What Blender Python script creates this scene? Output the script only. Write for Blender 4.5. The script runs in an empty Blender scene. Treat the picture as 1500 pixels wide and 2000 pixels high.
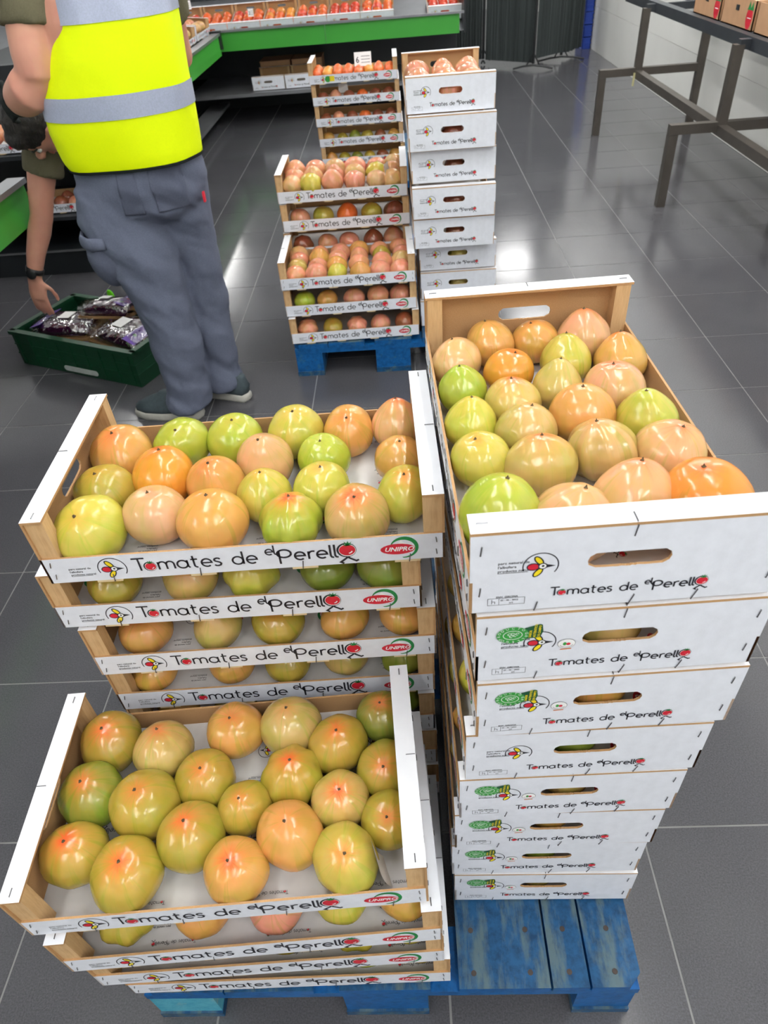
import bpy, bmesh, math, random
from mathutils import Vector, Matrix, noise
PI = math.pi
random.seed(7)
C = bpy.context.scene.collection
scene = bpy.context.scene

# ------------------------------------------------------------------ camera, world, light, exposure
CAMH = 1.4657
def make_camera():
    pitch, roll, yaw = 0.7167, -0.0896, -0.0652
    cy, sy, cp, sp, cr, sr = math.cos(yaw), math.sin(yaw), math.cos(pitch), math.sin(pitch), math.cos(roll), math.sin(roll)
    f = Vector((sy * cp, cy * cp, -sp)); r = Vector((cy, -sy, 0)); u = r.cross(f)
    r2 = r * cr + u * sr; u2 = u * cr - r * sr
    cd = bpy.data.cameras.new('camera'); co = bpy.data.objects.new('camera', cd); C.objects.link(co)
    co.matrix_world = Matrix(((r2.x, u2.x, -f.x, 0), (r2.y, u2.y, -f.y, 0), (r2.z, u2.z, -f.z, CAMH), (0, 0, 0, 1)))
    cd.sensor_fit = 'VERTICAL'; cd.sensor_height = 24; cd.lens = 24 * 1349.53 / 2000
    cd.clip_start = 0.05; cd.clip_end = 60
    cd.dof.use_dof = True; cd.dof.focus_distance = 1.08; cd.dof.aperture_fstop = 6.3
    scene.camera = co
make_camera()
w = bpy.data.worlds.new('world'); scene.world = w; w.use_nodes = True
w.node_tree.nodes['Background'].inputs[0].default_value = (0.9, 0.95, 1, 1)
w.node_tree.nodes['Background'].inputs[1].default_value = 0.3
scene.view_settings.view_transform = 'Standard'; scene.view_settings.look = 'None'
scene.view_settings.gamma = 1; scene.view_settings.use_curve_mapping = False
scene.view_settings.exposure = 0.0
PANEL_E, TUBE_E = 34.0, 60.0

# ------------------------------------------------------------------ materials
def lin(c):
    return tuple(((x / 255) / 12.92 if x / 255 <= 0.04045 else ((x / 255 + 0.055) / 1.055) ** 2.4) for x in c)
class NT:
    def __init__(s, name):
        m = bpy.data.materials.new(name); m.use_nodes = True; s.m = m; s.t = m.node_tree
        s.b = s.t.nodes['Principled BSDF']; s.out = s.t.nodes['Material Output']
    def n(s, typ, **k):
        nd = s.t.nodes.new(typ)
        for a, v in k.items(): setattr(nd, a, v)
        return nd
    def l(s, a, b): s.t.links.new(a, b)
    def coord(s, which='Object', scale=(1, 1, 1)):
        tc = s.n('ShaderNodeTexCoord'); mp = s.n('ShaderNodeMapping'); mp.inputs['Scale'].default_value = scale
        s.l(tc.outputs[which], mp.inputs['Vector']); return mp.outputs[0]
    def world(s, scale=(1, 1, 1)):
        g = s.n('ShaderNodeNewGeometry'); mp = s.n('ShaderNodeMapping'); mp.inputs['Scale'].default_value = scale
        s.l(g.outputs['Position'], mp.inputs['Vector']); return mp.outputs[0]
    def noise(s, vec, scale, detail=3, rough=0.55):
        nn = s.n('ShaderNodeTexNoise'); nn.inputs['Scale'].default_value = scale
        nn.inputs['Detail'].default_value = detail; nn.inputs['Roughness'].default_value = rough
        s.l(vec, nn.inputs['Vector']); return nn.outputs[0]
    def ramp(s, fac, stops):
        r = s.n('ShaderNodeValToRGB'); e = r.color_ramp.elements
        while len(e) < len(stops): e.new(0.5)
        for i, (p, c) in enumerate(stops): e[i].position = p; e[i].color = (c if len(c) == 4 else (*c, 1))
        s.l(fac, r.inputs[0]); return r.outputs[0]
    def mix(s, fac, a, b):
        x = s.n('ShaderNodeMix', data_type='RGBA')
        if isinstance(fac, (int, float)): x.inputs[0].default_value = fac
        else: s.l(fac, x.inputs[0])
        for i, v in ((6, a), (7, b)):
            if isinstance(v, tuple): x.inputs[i].default_value = (*v[:3], 1)
            else: s.l(v, x.inputs[i])
        return x.outputs[2]
    def math(s, op, a, b=None, clamp=False):
        x = s.n('ShaderNodeMath', operation=op, use_clamp=clamp)
        for i, v in ((0, a), (1, b)):
            if v is None: continue
            if isinstance(v, (int, float)): x.inputs[i].default_value = v
            else: s.l(v, x.inputs[i])
        return x.outputs[0]
    def bump(s, h, strength=0.3, dist=0.002):
        bp = s.n('ShaderNodeBump'); bp.inputs['Strength'].default_value = strength; bp.inputs['Distance'].default_value = dist
        s.l(h, bp.inputs['Height']); s.l(bp.outputs[0], s.b.inputs['Normal'])
    def set(s, col=None, rough=0.5, metal=0.0, spec=0.5):
        if col is not None:
            if isinstance(col, tuple): s.b.inputs['Base Color'].default_value = (*col, 1)
            else: s.l(col, s.b.inputs['Base Color'])
        if isinstance(rough, (int, float)): s.b.inputs['Roughness'].default_value = rough
        else: s.l(rough, s.b.inputs['Roughness'])
        s.b.inputs['Metallic'].default_value = metal
        s.b.inputs['Specular IOR Level'].default_value = spec
        return s.m
M = {}
def simple(name, rgb, rough=0.5, metal=0.0, spec=0.5, nz=0.08, ns=40, bump=0.0, bs=None):
    t = NT(name); c = lin(rgb); v = t.coord()
    nn = t.noise(v, ns)
    t.set(t.ramp(nn, [(0.3, tuple(x * (1 - nz) for x in c)), (0.7, tuple(min(1, x * (1 + nz)) for x in c))]), rough, metal, spec)
    if bump: t.bump(t.noise(v, bs or ns * 3), bump)
    M[name] = t.m; return t
simple('white_board', (228, 231, 240), 0.55, nz=0.035, ns=60, bump=0.08, bs=500)
simple('white_cap', (238, 240, 246), 0.5, nz=0.02, ns=30)
t = NT('liner_paper'); v = t.coord()
t.set(t.ramp(t.noise(v, 9, 4), [(0.35, lin((205, 204, 206))), (0.6, lin((226, 225, 226)))]), 0.45); t.bump(t.noise(v, 14), 0.25, 0.004); M['liner_paper'] = t.m
t = NT('kraft_board'); v = t.coord()
t.set(t.mix(t.noise(v, 25, 3), t.ramp(t.noise(v, 700, 2), [(0.3, lin((172, 132, 88))), (0.7, lin((196, 156, 110)))]), lin((178, 138, 94))), 0.75); t.bump(t.noise(v, 600), 0.15, 0.0006); M['kraft_board'] = t.m
def wood(name, a, b, sc, knots=False):
    t = NT(name); v = t.coord(scale=sc)
    n1 = t.noise(v, 9, 4, 0.6); n2 = t.noise(v, 60, 2)
    c = t.ramp(n1, [(0.3, lin(a)), (0.52, lin(b)), (0.75, tuple(0.5 * (x + y) for x, y in zip(lin(a), lin(b))))])
    c = t.mix(t.math('MULTIPLY', n2, 0.35), c, lin(tuple(int(x * 0.8) for x in a)))
    t.set(c, 0.6); t.bump(n2, 0.2, 0.001); M[name] = t.m
wood('pine_post', (188, 146, 98), (216, 180, 132), (9, 9, 1.2))
wood('pine_runner', (222, 192, 140), (236, 214, 170), (1, 4, 3))
# blue pallet paint, worn to dirty wood
def paint(name, base, dark, worn, lo):
    t = NT(name); v = t.world((6, 1.3, 6))
    n1 = t.noise(v, 5, 6, 0.65); n2 = t.noise(t.world((1, 1, 1)), 55, 4, 0.7)
    c = t.mix(t.ramp(n2, [(0.4, (0, 0, 0)), (0.65, (1, 1, 1))]), lin(base), lin(dark))
    c = t.mix(t.ramp(n1, [(lo, (0, 0, 0)), (lo + 0.13, (0.75, 0.75, 0.75))]), c, lin(worn))
    t.set(c, 0.5, spec=0.3); t.bump(n1, 0.35, 0.002); M[name] = t.m
paint('blue_paint_deck', (26, 80, 122), (18, 58, 94), (92, 110, 110), 0.49)
paint('blue_paint_edge', (16, 92, 158), (10, 72, 126), (56, 102, 130), 0.57)
paint('cyan_paint', (90, 172, 192), (60, 150, 180), (190, 190, 160), 0.62)
simple('nail_rust', (62, 52, 48), 0.7, nz=0.3)
# tomato skin: object colour = flesh colour, alpha = blush around the blossom end
def tomato_mat(name, green):
    t = NT(name); tc = t.n('ShaderNodeTexCoord'); oi = t.n('ShaderNodeObjectInfo')
    sx = t.n('ShaderNodeSeparateXYZ'); t.l(tc.outputs['Object'], sx.inputs[0])
    ad = t.n('ShaderNodeVectorMath', operation='ADD'); rr = t.n('ShaderNodeVectorMath', operation='SCALE')
    cb = t.n('ShaderNodeCombineXYZ'); t.l(oi.outputs['Random'], cb.inputs[0]); t.l(oi.outputs['Random'], cb.inputs[1]); t.l(oi.outputs['Random'], cb.inputs[2])
    t.l(cb.outputs[0], rr.inputs[0]); rr.inputs['Scale'].default_value = 37.0
    t.l(tc.outputs['Object'], ad.inputs[0]); t.l(rr.outputs[0], ad.inputs[1]); v = ad.outputs[0]
    big = t.noise(v, 1.1, 2)
    r = t.math('POWER', t.math('ADD', t.math('MULTIPLY', sx.outputs[0], sx.outputs[0]), t.math('MULTIPLY', sx.outputs[1], sx.outputs[1])), 0.5)
    ang = t.math('ARCTAN2', sx.outputs[1], sx.outputs[0])
    cb2 = t.n('ShaderNodeCombineXYZ'); t.l(t.math('MULTIPLY', t.math('SINE', ang), 5.0), cb2.inputs[0]); t.l(t.math('MULTIPLY', t.math('COSINE', ang), 5.0), cb2.inputs[1])
    t.l(t.math('ADD', t.math('MULTIPLY', r, 0.7), t.math('MULTIPLY', oi.outputs['Random'], 50.0)), cb2.inputs[2])
    streak = t.noise(cb2.outputs[0], 0.9, 3, 0.6)
    base = oi.outputs['Color']
    gm = t.n('ShaderNodeMix', data_type='RGBA', blend_type='MULTIPLY'); gm.inputs[0].default_value = 1
    t.l(base, gm.inputs[6]); gm.inputs[7].default_value = (*green, 1)
    c = t.mix(t.ramp(big, [(0.42, (0, 0, 0)), (0.68, (0.8, 0.8, 0.8))]), base, gm.outputs[2])
    c = t.mix(t.ramp(streak, [(0.54, (0, 0, 0)), (0.66, (0.85, 0.85, 0.85))]), c, gm.outputs[2])
    rn = t.math('ADD', r, t.math('MULTIPLY', t.math('SUBTRACT', streak, 0.5), 0.55))
    mask = t.ramp(rn, [(0.08, (1, 1, 1)), (0.28, (0.55, 0.55, 0.55)), (0.52, (0.22, 0.22, 0.22)), (0.95, (0, 0, 0))])
    up = t.math('GREATER_THAN', sx.outputs[2], 0.0)
    fac = t.math('MULTIPLY', t.math('MULTIPLY', mask, up), oi.outputs['Alpha'], True)
    c = t.mix(fac, c, lin((234, 106, 54)))
    spots = t.n('ShaderNodeTexVoronoi'); spots.inputs['Scale'].default_value = 7; t.l(v, spots.inputs['Vector'])
    sm = t.ramp(spots.outputs['Distance'], [(0.02, (1, 1, 1)), (0.045, (0, 0, 0))])
    c = t.mix(t.math('MULTIPLY', sm, 0.45), c, lin((110, 90, 50)))
    t.set(c, 0.2, spec=0.6)
    t.b.inputs['Subsurface Weight'].default_value = 0.12; t.b.inputs['Subsurface Scale'].default_value = 0.02
    t.b.inputs['Subsurface Radius'].default_value = (1, 0.6, 0.2)
    t.bump(t.noise(v, 1.6, 1), 0.10, 0.05)
    M[name] = t.m
tomato_mat('tomato_skin', (0.74, 0.96, 0.6))
simple('blossom_scar', (84, 70, 44), 0.8, nz=0.3, ns=300)
simple('scar_green', (120, 130, 70), 0.8)
# prints
for nm, c in (('ink_black', (34, 34, 44)), ('ink_red', (206, 30, 52)), ('ink_green', (28, 132, 66)), ('ink_yellow', (240, 216, 30)), ('ink_white', (244, 244, 244)),
              ('sticker_green', (52, 150, 60)), ('sticker_dark', (20, 84, 52)), ('ink_grey', (120, 120, 124)), ('ink_orange', (214, 120, 50))):
    simple(nm, c, 0.5, nz=0.02)
simple('staple_wire', (130, 130, 134), 0.35, 0.9)
# setting
t = NT('floor_tile'); v = t.world(); oi = t.n('ShaderNodeObjectInfo')
n1 = t.noise(v, 320, 2, 0.7); n2 = t.noise(v, 1.7, 4, 0.6)
c = t.ramp(n1, [(0.35, lin((72, 72, 76))), (0.7, lin((92, 92, 97)))])
c = t.mix(t.math('MULTIPLY', t.ramp(n2, [(0.45, (0, 0, 0)), (0.8, (1, 1, 1))]), 0.3), c, lin((104, 104, 106)))
t.set(c, t.math('ADD', t.math('MULTIPLY', n2, 0.14), 0.08), spec=0.6); t.bump(t.noise(v, 240, 2), 0.06, 0.001); M['floor_tile'] = t.m
simple('grout', (128, 128, 128), 0.8, nz=0.15, ns=8)
simple('wall_white', (238, 238, 234), 0.45, nz=0.03, ns=2)
simple('joint_grey', (150, 150, 150), 0.8)
simple('plaster', (206, 208, 208), 0.8, nz=0.03)
simple('green_lip', (64, 158, 58), 0.35, nz=0.04, ns=3)
simple('black_panel', (34, 38, 42), 0.45, nz=0.1, ns=4)
simple('shelf_metal', (150, 152, 156), 0.38, 0.7, nz=0.08, ns=6)
simple('dark_steel', (98, 92, 86), 0.42, 0.55, nz=0.12, ns=10)
simple('dark_beam', (66, 70, 76), 0.45, 0.4, nz=0.1, ns=10)
simple('black_metal', (32, 34, 36), 0.45, 0.2)
t = NT('curtain_cloth'); v = t.coord(scale=(60, 60, 0.4)); t.set(t.ramp(t.noise(v, 1, 2), [(0.3, lin((46, 52, 52))), (0.7, lin((72, 78, 78)))]), 0.85, spec=0.2); M['curtain_cloth'] = t.m
simple('blue_plastic', (36, 70, 168), 0.4)
simple('cardboard', (184, 142, 106), 0.8, nz=0.05, ns=20)
simple('pale_melon', (226, 186, 160), 0.5, nz=0.1, ns=8)
simple('green_plastic', (18, 66, 42), 0.38, nz=0.12, ns=20)
simple('label_strip', (188, 196, 192), 0.5)
simple('aubergine', (66, 22, 58), 0.18, nz=0.3, ns=12)
simple('purple_label', (112, 84, 168), 0.35, nz=0.15, ns=20)
simple('tray_kraft', (150, 116, 78), 0.7)
simple('lime_green', (110, 220, 20), 0.4)
t = NT('clear_film'); t.t.nodes.remove(t.b)
gl = t.n('ShaderNodeBsdfGlossy'); gl.inputs['Roughness'].default_value = 0.06; tr = t.n('ShaderNodeBsdfTransparent'); mx = t.n('ShaderNodeMixShader')
bp = t.n('ShaderNodeBump'); bp.inputs['Distance'].default_value = 0.02; bp.inputs['Strength'].default_value = 0.8
t.l(t.noise(t.coord(), 18, 3), bp.inputs['Height']); t.l(bp.outputs[0], gl.inputs['Normal'])
mx.inputs[0].default_value = 0.34; t.l(tr.outputs[0], mx.inputs[1]); t.l(gl.outputs[0], mx.inputs[2]); t.l(mx.outputs[0], t.out.inputs[0]); M['clear_film'] = t.m
# people
def cloth(name, rgb, amp=0.25, sc=7, rough=0.85, nz=0.08):
    t = NT(name); c = lin(rgb); v = t.coord(scale=(1, 1, 0.6))
    n = t.noise(v, sc, 3, 0.5); t.set(t.ramp(t.noise(t.coord(), 240, 2), [(0.3, tuple(x * (1 - nz) for x in c)), (0.7, tuple(x * (1 + nz) for x in c))]), rough, spec=0.2)
    t.bump(n, amp, 0.03); M[name] = t.m; return t
cloth('work_trousers', (98, 104, 122), 0.45, 8)
cloth('pocket_cloth', (88, 93, 110), 0.3, 8)
t = cloth('hi_vis_yellow', (234, 255, 0), 0.5, 6, 0.6, nz=.02)
t = cloth('reflective_tape', (176, 184, 206), 0.2, 9, 0.4); t.b.inputs['Metallic'].default_value = 0.25
cloth('olive_cotton', (98, 94, 74), 0.3, 9)
cloth('black_trim', (28, 34, 34), 0.1)
t = NT('skin'); v = t.coord(); t.set(t.ramp(t.noise(v, 9, 3), [(0.3, lin((198, 138, 120))), (0.7, lin((214, 158, 134)))]), 0.5)
t.b.inputs['Subsurface Weight'].default_value = 0.1; t.b.inputs['Subsurface Scale'].default_value = 0.01; M['skin'] = t.m
t = NT('hair'); v = t.coord(scale=(30, 30, 6)); t.set(t.ramp(t.noise(v, 3, 2), [(0.3, lin((14, 12, 12))), (0.7, lin((38, 32, 28)))]), 0.5); t.bump(t.noise(v, 8), 0.6, 0.01); M['hair'] = t.m
simple('shoe_fabric', (62, 74, 80), 0.75, nz=0.15, ns=80, bump=0.2)
simple('tie_yellow', (206, 200, 150), 0.6)
simple('shoe_sole', (186, 184, 176), 0.6)
simple('eye_white', (235, 235, 232), 0.3); simple('eye_dark', (40, 28, 20), 0.2); simple('lip_red', (176, 104, 92), 0.5)
def emis(name, rgb, e):
    t = NT(name); t.set((0.8, 0.8, 0.8), 0.5); t.b.inputs['Emission Color'].default_value = (*rgb, 1); t.b.inputs['Emission Strength'].default_value = e; M[name] = t.m
emis('lamp_panel', (1, 0.995, 0.975), PANEL_E); emis('lamp_tube', (1, 0.99, 0.96), TUBE_E)

# ------------------------------------------------------------------ mesh helpers
class MB:
    def __init__(s): s.v = []; s.f = []; s.m = []
    def add(s, vs, fs, mi=0, mat=None):
        o = len(s.v)
        s.v += [tuple(mat @ Vector(p)) if mat else tuple(p) for p in vs]
        s.f += [tuple(i + o for i in f) for f in fs]; s.m += [mi] * len(fs)
    def box(s, x0, x1, y0, y1, z0, z1, mi=0, mat=None, top=None, bevel=0):
        vs = [(x, y, z) for z in (z0, z1) for y in (y0, y1) for x in (x0, x1)]
        fs = [(0, 2, 3, 1), (4, 5, 7, 6), (0, 1, 5, 4), (2, 6, 7, 3), (0, 4, 6, 2), (1, 3, 7, 5)]
        o = len(s.m); s.add(vs, fs, mi, mat)
        if top is not None: s.m[o + 1] = top
    def quad(s, a, b, c, d, mi=0): s.add([a, b, c, d], [(0, 1, 2, 3)], mi)
    def loft(s, rings, mi=0, caps=True):
        n = len(rings[0]); o = len(s.v)
        for r in rings: s.v += [tuple(p) for p in r]
        fs = [(o + k * n + i, o + k * n + (i + 1) % n, o + (k + 1) * n + (i + 1) % n, o + (k + 1) * n + i) for k in range(len(rings) - 1) for i in range(n)]
        if caps: fs += [tuple(o + i for i in reversed(range(n))), tuple(o + (len(rings) - 1) * n + i for i in range(n))]
        s.f += fs; s.m += [mi] * len(fs)
    def tube(s, pts, rad, side=(1, 0, 0), n=12, mi=0, caps=True):
        pts = [Vector(p) for p in pts]; rings = []
        for i, p in enumerate(pts):
            tg = (pts[min(i + 1, len(pts) - 1)] - pts[max(i - 1, 0)]).normalized()
            sd = Vector(side); a = sd - tg * sd.dot(tg)
            if a.length < 1e-3: a = Vector((0, 1, 0)) - tg * tg.y
            a.normalize(); b = tg.cross(a)
            r = rad[i] if isinstance(rad, (list, tuple)) else rad
            ra, rb = r if isinstance(r, (list, tuple)) else (r, r)
            rings.append([p + a * (ra * math.cos(2 * PI * k / n)) + b * (rb * math.sin(2 * PI * k / n)) for k in range(n)])
        s.loft(rings, mi, caps)
    def ell(s, c, r, n=16, m=10, mi=0, mat=None):
        o = MB(); rings = []
        c = Vector(c)
        for j in range(1, m):
            ph = PI * j / m - PI / 2
            rings.append([Vector((c.x + r[0] * math.cos(ph) * math.cos(2 * PI * i / n), c.y + r[1] * math.cos(ph) * math.sin(2 * PI * i / n), c.z + r[2] * math.sin(ph))) for i in range(n)])
        o.loft(rings, mi, True)
        s.add(o.v, o.f, mi, mat)
    def mesh(s, name, mats, smooth=False):
        me = bpy.data.meshes.new(name); me.from_pydata(s.v, [], s.f); me.update()
        for m in mats: me.materials.append(M[m])
        me.polygons.foreach_set('material_index', s.m)
        if smooth: me.polygons.foreach_set('use_smooth', [True] * len(s.m))
        me.update(); return me
def obj(name, me, parent=None, loc=None, rot=None, label=None, cat=None, group=None, kind=None):
    o = bpy.data.objects.new(name, me); C.objects.link(o)
    if parent: o.parent = parent
    if loc: o.location = loc
    if rot: o.rotation_euler = rot
    if label: o['label'] = label
    if cat: o['category'] = cat
    if group: o['group'] = group
    if kind: o['kind'] = kind
    return o
def thing(name, label, cat, loc=(0, 0, 0), rz=0, group=None, rot=None):
    return obj(name, None, None, loc, rot or (0, 0, rz), label, cat, group)
def part(name, mb, mats, parent, smooth=False, **k):
    return obj(name, mb.mesh(name, mats if isinstance(mats, (list, tuple)) else [mats], smooth), parent, **k)
def remeshed(name, mb, mat, voxel, smooth=6, disp=None, parent=None, decimate=None):
    o = obj(name, mb.mesh(name, [mat]), None)
    r = o.modifiers.new('r', 'REMESH'); r.mode = 'VOXEL'; r.voxel_size = voxel
    if smooth: s = o.modifiers.new('s', 'SMOOTH'); s.factor = 0.5; s.iterations = smooth
    if decimate: d = o.modifiers.new('d', 'DECIMATE'); d.ratio = decimate
    bpy.context.view_layer.update()
    me = bpy.data.meshes.new_from_object(o.evaluated_get(bpy.context.evaluated_depsgraph_get()))
    o.modifiers.clear(); o.data = me; me.name = name
    if not me.materials: me.materials.append(M[mat])
    if disp:
        nr = [v.normal.copy() for v in me.vertices]
        for v, n in zip(me.vertices, nr): v.co += n * disp(v.co)
    me.polygons.foreach_set('use_smooth', [True] * len(me.polygons)); me.update()
    if parent: o.parent = parent
    return o

# ------------------------------------------------------------------ flat print: stroke lettering and marks, drawn in (u, v) and laid on a face
def arc(cx, cy, rx, ry, a0, a1, n=14):
    return [(cx + rx * math.cos(math.radians(a0 + (a1 - a0) * i / n)), cy + ry * math.sin(math.radians(a0 + (a1 - a0) * i / n))) for i in range(n + 1)]
GL = {
 'T': (1.2, [[(0, 1.62), (1.25, 1.62)], [(0.62, 1.62), (0.62, 0)]]),
 'm': (1.5, [[(0, 0), (0, 1)], arc(0.38, 0.62, 0.38, 0.38, 180, 0) + [(0.76, 0)], arc(1.13, 0.62, 0.37, 0.38, 180, 0) + [(1.5, 0)]]),
 'a': (1.15, [arc(0.5, 0.5, 0.5, 0.5, 0, 360, 22), [(1.0, 1.0), (1.0, 0.2), (1.14, 0.0)]]),
 't': (0.7, [[(0.25, 1.5), (0.25, 0.3)] + arc(0.5, 0.25, 0.25, 0.25, 180, 280, 6), [(0, 1.05), (0.65, 1.05)]]),
 'e': (1.0, [[(0.04, 0.5), (0.96, 0.5)] + arc(0.5, 0.5, 0.48, 0.5, 0, 310, 22)]),
 's': (0.68, [[(0.62, 0.86), (0.5, 0.97), (0.32, 1.0), (0.12, 0.93), (0.05, 0.77), (0.14, 0.62), (0.34, 0.53), (0.54, 0.44), (0.64, 0.28), (0.55, 0.08), (0.32, 0.0), (0.12, 0.03), (0.0, 0.14)]]),
 'd': (1.05, [arc(0.5, 0.5, 0.5, 0.5, 0, 360, 22), [(1.02, 1.65), (1.02, 0)]]),
 'P': (1.35, [[(0.2, 1.35), (0.2, -0.4)], arc(0.68, 0.92, 0.66, 0.5, 0, 360, 24)]),
 'r': (0.55, [[(0, 0), (0, 1)], arc(0.42, 0.6, 0.42, 0.4, 180, 65, 8)]),
 'l': (0.3, [[(0, 1.65), (0, 0.25), (0.1, 0.04), (0.3, 0.0)]]),
}
class Print:
    MATS = ['ink_black', 'ink_red', 'ink_green', 'ink_yellow', 'ink_white', 'sticker_green', 'sticker_dark', 'ink_grey', 'ink_orange']
    def __init__(s): s.v = []; s.f = []; s.m = []
    def poly(s, pts, mi, lay=0):
        o = len(s.v); s.v += [(x, y, lay) for x, y in pts]; s.f.append(tuple(range(o, o + len(pts)))); s.m.append(mi)
    def ribbon(s, pts, w, mi=0, lay=1):
        n = len(pts); o = len(s.v)
        for i in range(n):
            a = Vector(pts[max(0, i - 1)]); b = Vector(pts[min(n - 1, i + 1)]); d = (b - a)
            if 0 < i < n - 1:
                d1 = (Vector(pts[i]) - a).normalized(); d2 = (b - Vector(pts[i])).normalized(); d = d1 + d2
                k = 1 / max(0.5, d.length / 2)
            else: k = 1
            d = d.normalized() if d.length > 1e-9 else Vector((1, 0)); nrm = Vector((-d.y, d.x)) * (w / 2 * k)
            x, y = pts[i]; s.v += [(x + nrm.x, y + nrm.y, lay), (x - nrm.x, y - nrm.y, lay)]
        for i in range(n - 1): s.f.append((o + 2 * i, o + 2 * i + 1, o + 2 * i + 3, o + 2 * i + 2)); s.m.append(mi)
    def ell(s, cx, cy, rx, ry, mi, lay=1, n=20, rot=0):
        c, sn = math.cos(rot), math.sin(rot)
        s.poly([(cx + rx * math.cos(2 * PI * i / n) * c - ry * math.sin(2 * PI * i / n) * sn, cy + rx * math.cos(2 * PI * i / n) * sn + ry * math.sin(2 * PI * i / n) * c) for i in range(n)], mi, lay)
    def glyph(s, ch, x, y, k, w, sk=0):
        adv, st = GL[ch]
        for p in st: s.ribbon([(x + (a + sk * b) * k, y + b * k) for a, b in p], w * k, 0, 3)
        return adv * k
    def text(s, txt, x, y, size, mi=0, lay=4, sx=1.0, shear=0.0, rot=0.0, align='LEFT', bold=0.0):
        cu = bpy.data.curves.new('t', 'FONT'); cu.body = txt; cu.size = size; cu.resolution_u = 2; cu.shear = shear; cu.align_x = align; cu.offset = bold
        ob = bpy.data.objects.new('t', cu); C.objects.link(ob); bpy.context.view_layer.update()
        me = bpy.data.meshes.new_from_object(ob.evaluated_get(bpy.context.evaluated_depsgraph_get()))
        o = len(s.v); c, sn = math.cos(rot), math.sin(rot)
        for v in me.vertices: X, Y = v.co.x * sx, v.co.y; s.v.append((x + X * c - Y * sn, y + X * sn + Y * c, lay))
        for p in me.polygons: s.f.append(tuple(o + i for i in p.vertices)); s.m.append(mi)
        bpy.data.objects.remove(ob); bpy.data.curves.remove(cu); bpy.data.meshes.remove(me)
    def tomato(s, x, y, r, outline=True):
        if outline: s.ell(x - 0.1 * r, y, 1.22 * r, 1.2 * r, 0, 2); 
        if outline: s.ell(x + 0.0 * r, y - 0.02 * r, 1.06 * r, 1.04 * r, 4, 3)
        s.ell(x, y, r, r * 0.9, 1, 4)
        for a in (50, 85, 120, 160, 15, 200):
            s.poly([(x - 0.12 * r, y + 0.7 * r), (x + r * 0.32, y + 0.75 * r), (x + r * (0.12 + 0.85 * math.cos(math.radians(a))), y + r * (0.85 + 0.72 * math.sin(math.radians(a))))], 2, 5)
        s.ribbon(arc(x, y, 0.62 * r, 0.55 * r, -75, -20, 5), 0.16 * r, 4, 6)
    def wordmark(s, x, y, k, w=0.17, total=23.0):
        X = x; X += s.glyph('T', X, y, k, w); s.tomato(X + 0.42 * k, y + 0.5 * k, 0.52 * k); X += 1.2 * k
        for ch, g in (('m', .3), ('a', .22), ('t', .25), ('e', .22), ('s', 1.1), ('d', .3), ('e', .9)): X += s.glyph(ch, X, y, k, w) + g * k
        X += s.glyph('e', X, y + 0.95 * k, k * 0.72, w * 1.15) + .12 * k; X += s.glyph('l', X, y + 0.95 * k, k * 0.72, w * 1.15) + 0.0 * k
        for ch, g in (('P', .3), ('e', .35), ('r', .22), ('e', .3), ('l', .12), ('l', .12)): X += s.glyph(ch, X, y + 0.05 * k, k, w * 1.1) + g * k
        cx, cy = X + 0.78 * k, y + 0.88 * k; s.tomato(cx, cy, 0.78 * k)
        for L in ([(cx, cy - .75 * k), (cx - .15 * k, cy - 1.05 * k), (cx - .75 * k, cy - 1.55 * k), (cx - .45 * k, cy - 1.75 * k)], [(cx, cy - .75 * k), (cx + .1 * k, cy - 1.05 * k), (cx + .75 * k, cy - 1.5 * k), (cx + 1.0 * k, cy - 1.35 * k)]):
            s.ribbon(L, 0.22 * k, 0, 2)
        return X
    def bird(s, x, y, r):
        s.ribbon(arc(x, y, r, r, 200, -35, 26), r * 0.07, 0, 1)
        s.ell(x - .42 * r, y - .05 * r, .38 * r, .3 * r, 0, 2); s.ell(x - .42 * r, y - .05 * r, .31 * r, .23 * r, 1, 3)
        for sg in (1, -1):
            s.ell(x - .12 * r, y + sg * .48 * r - .05 * r, .42 * r, .22 * r, 0, 2, rot=math.radians(125 * sg)); s.ell(x - .12 * r, y + sg * .48 * r - .05 * r, .33 * r, .14 * r, 3, 3, rot=math.radians(125 * sg))
        s.ell(x + .12 * r, y - .02 * r, .27 * r, .26 * r, 0, 4); s.ell(x + .12 * r, y - .02 * r, .2 * r, .19 * r, 4, 5); s.ell(x + .13 * r, y, .08 * r, .08 * r, 0, 6)
        s.poly([(x + .34 * r, y + .12 * r), (x + .34 * r, y - .16 * r), (x + .85 * r, y - .02 * r)], 0, 5)
    def birdtext(s, x, y, sz):
        for i, tx in enumerate(('parc natural de', "l'albufera", 'producto natural')): s.text(tx, x, y - i * sz * 1.15, sz, 0, 2, sx=1.05, bold=0.00005)
        s.ribbon([(x, y - 2.55 * sz), (x + 6.2 * sz, y - 2.55 * sz)], sz * .12, 0, 2)
    def unipro(s, x, y, r):
        out = arc(x + .38 * r, y + .1 * r, .82 * r, .84 * r, 165, -95, 24); inn = arc(x + .28 * r, y + .02 * r, .72 * r, .68 * r, 165, -95, 24)
        o = len(s.v); s.v += [(a, b, 1) for a, b in out] + [(a, b, 1) for a, b in inn]; n = len(out)
        for i in range(n - 1): s.f.append((o + i, o + i + 1, o + n + i + 1, o + n + i)); s.m.append(2)
        s.ell(x, y, r, r * .42, 1, 3)
        s.poly([(x - .2 * r, y + .36 * r), (x + .1 * r, y + .52 * r), (x + .2 * r, y + .7 * r), (x + .32 * r, y + .52 * r), (x + .6 * r, y + .34 * r)], 4, 2)
        s.text('UNIPRO', x - .78 * r, y - .15 * r, r * .46, 4, 5, sx=1.0, shear=.3, bold=r * .012)
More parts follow.
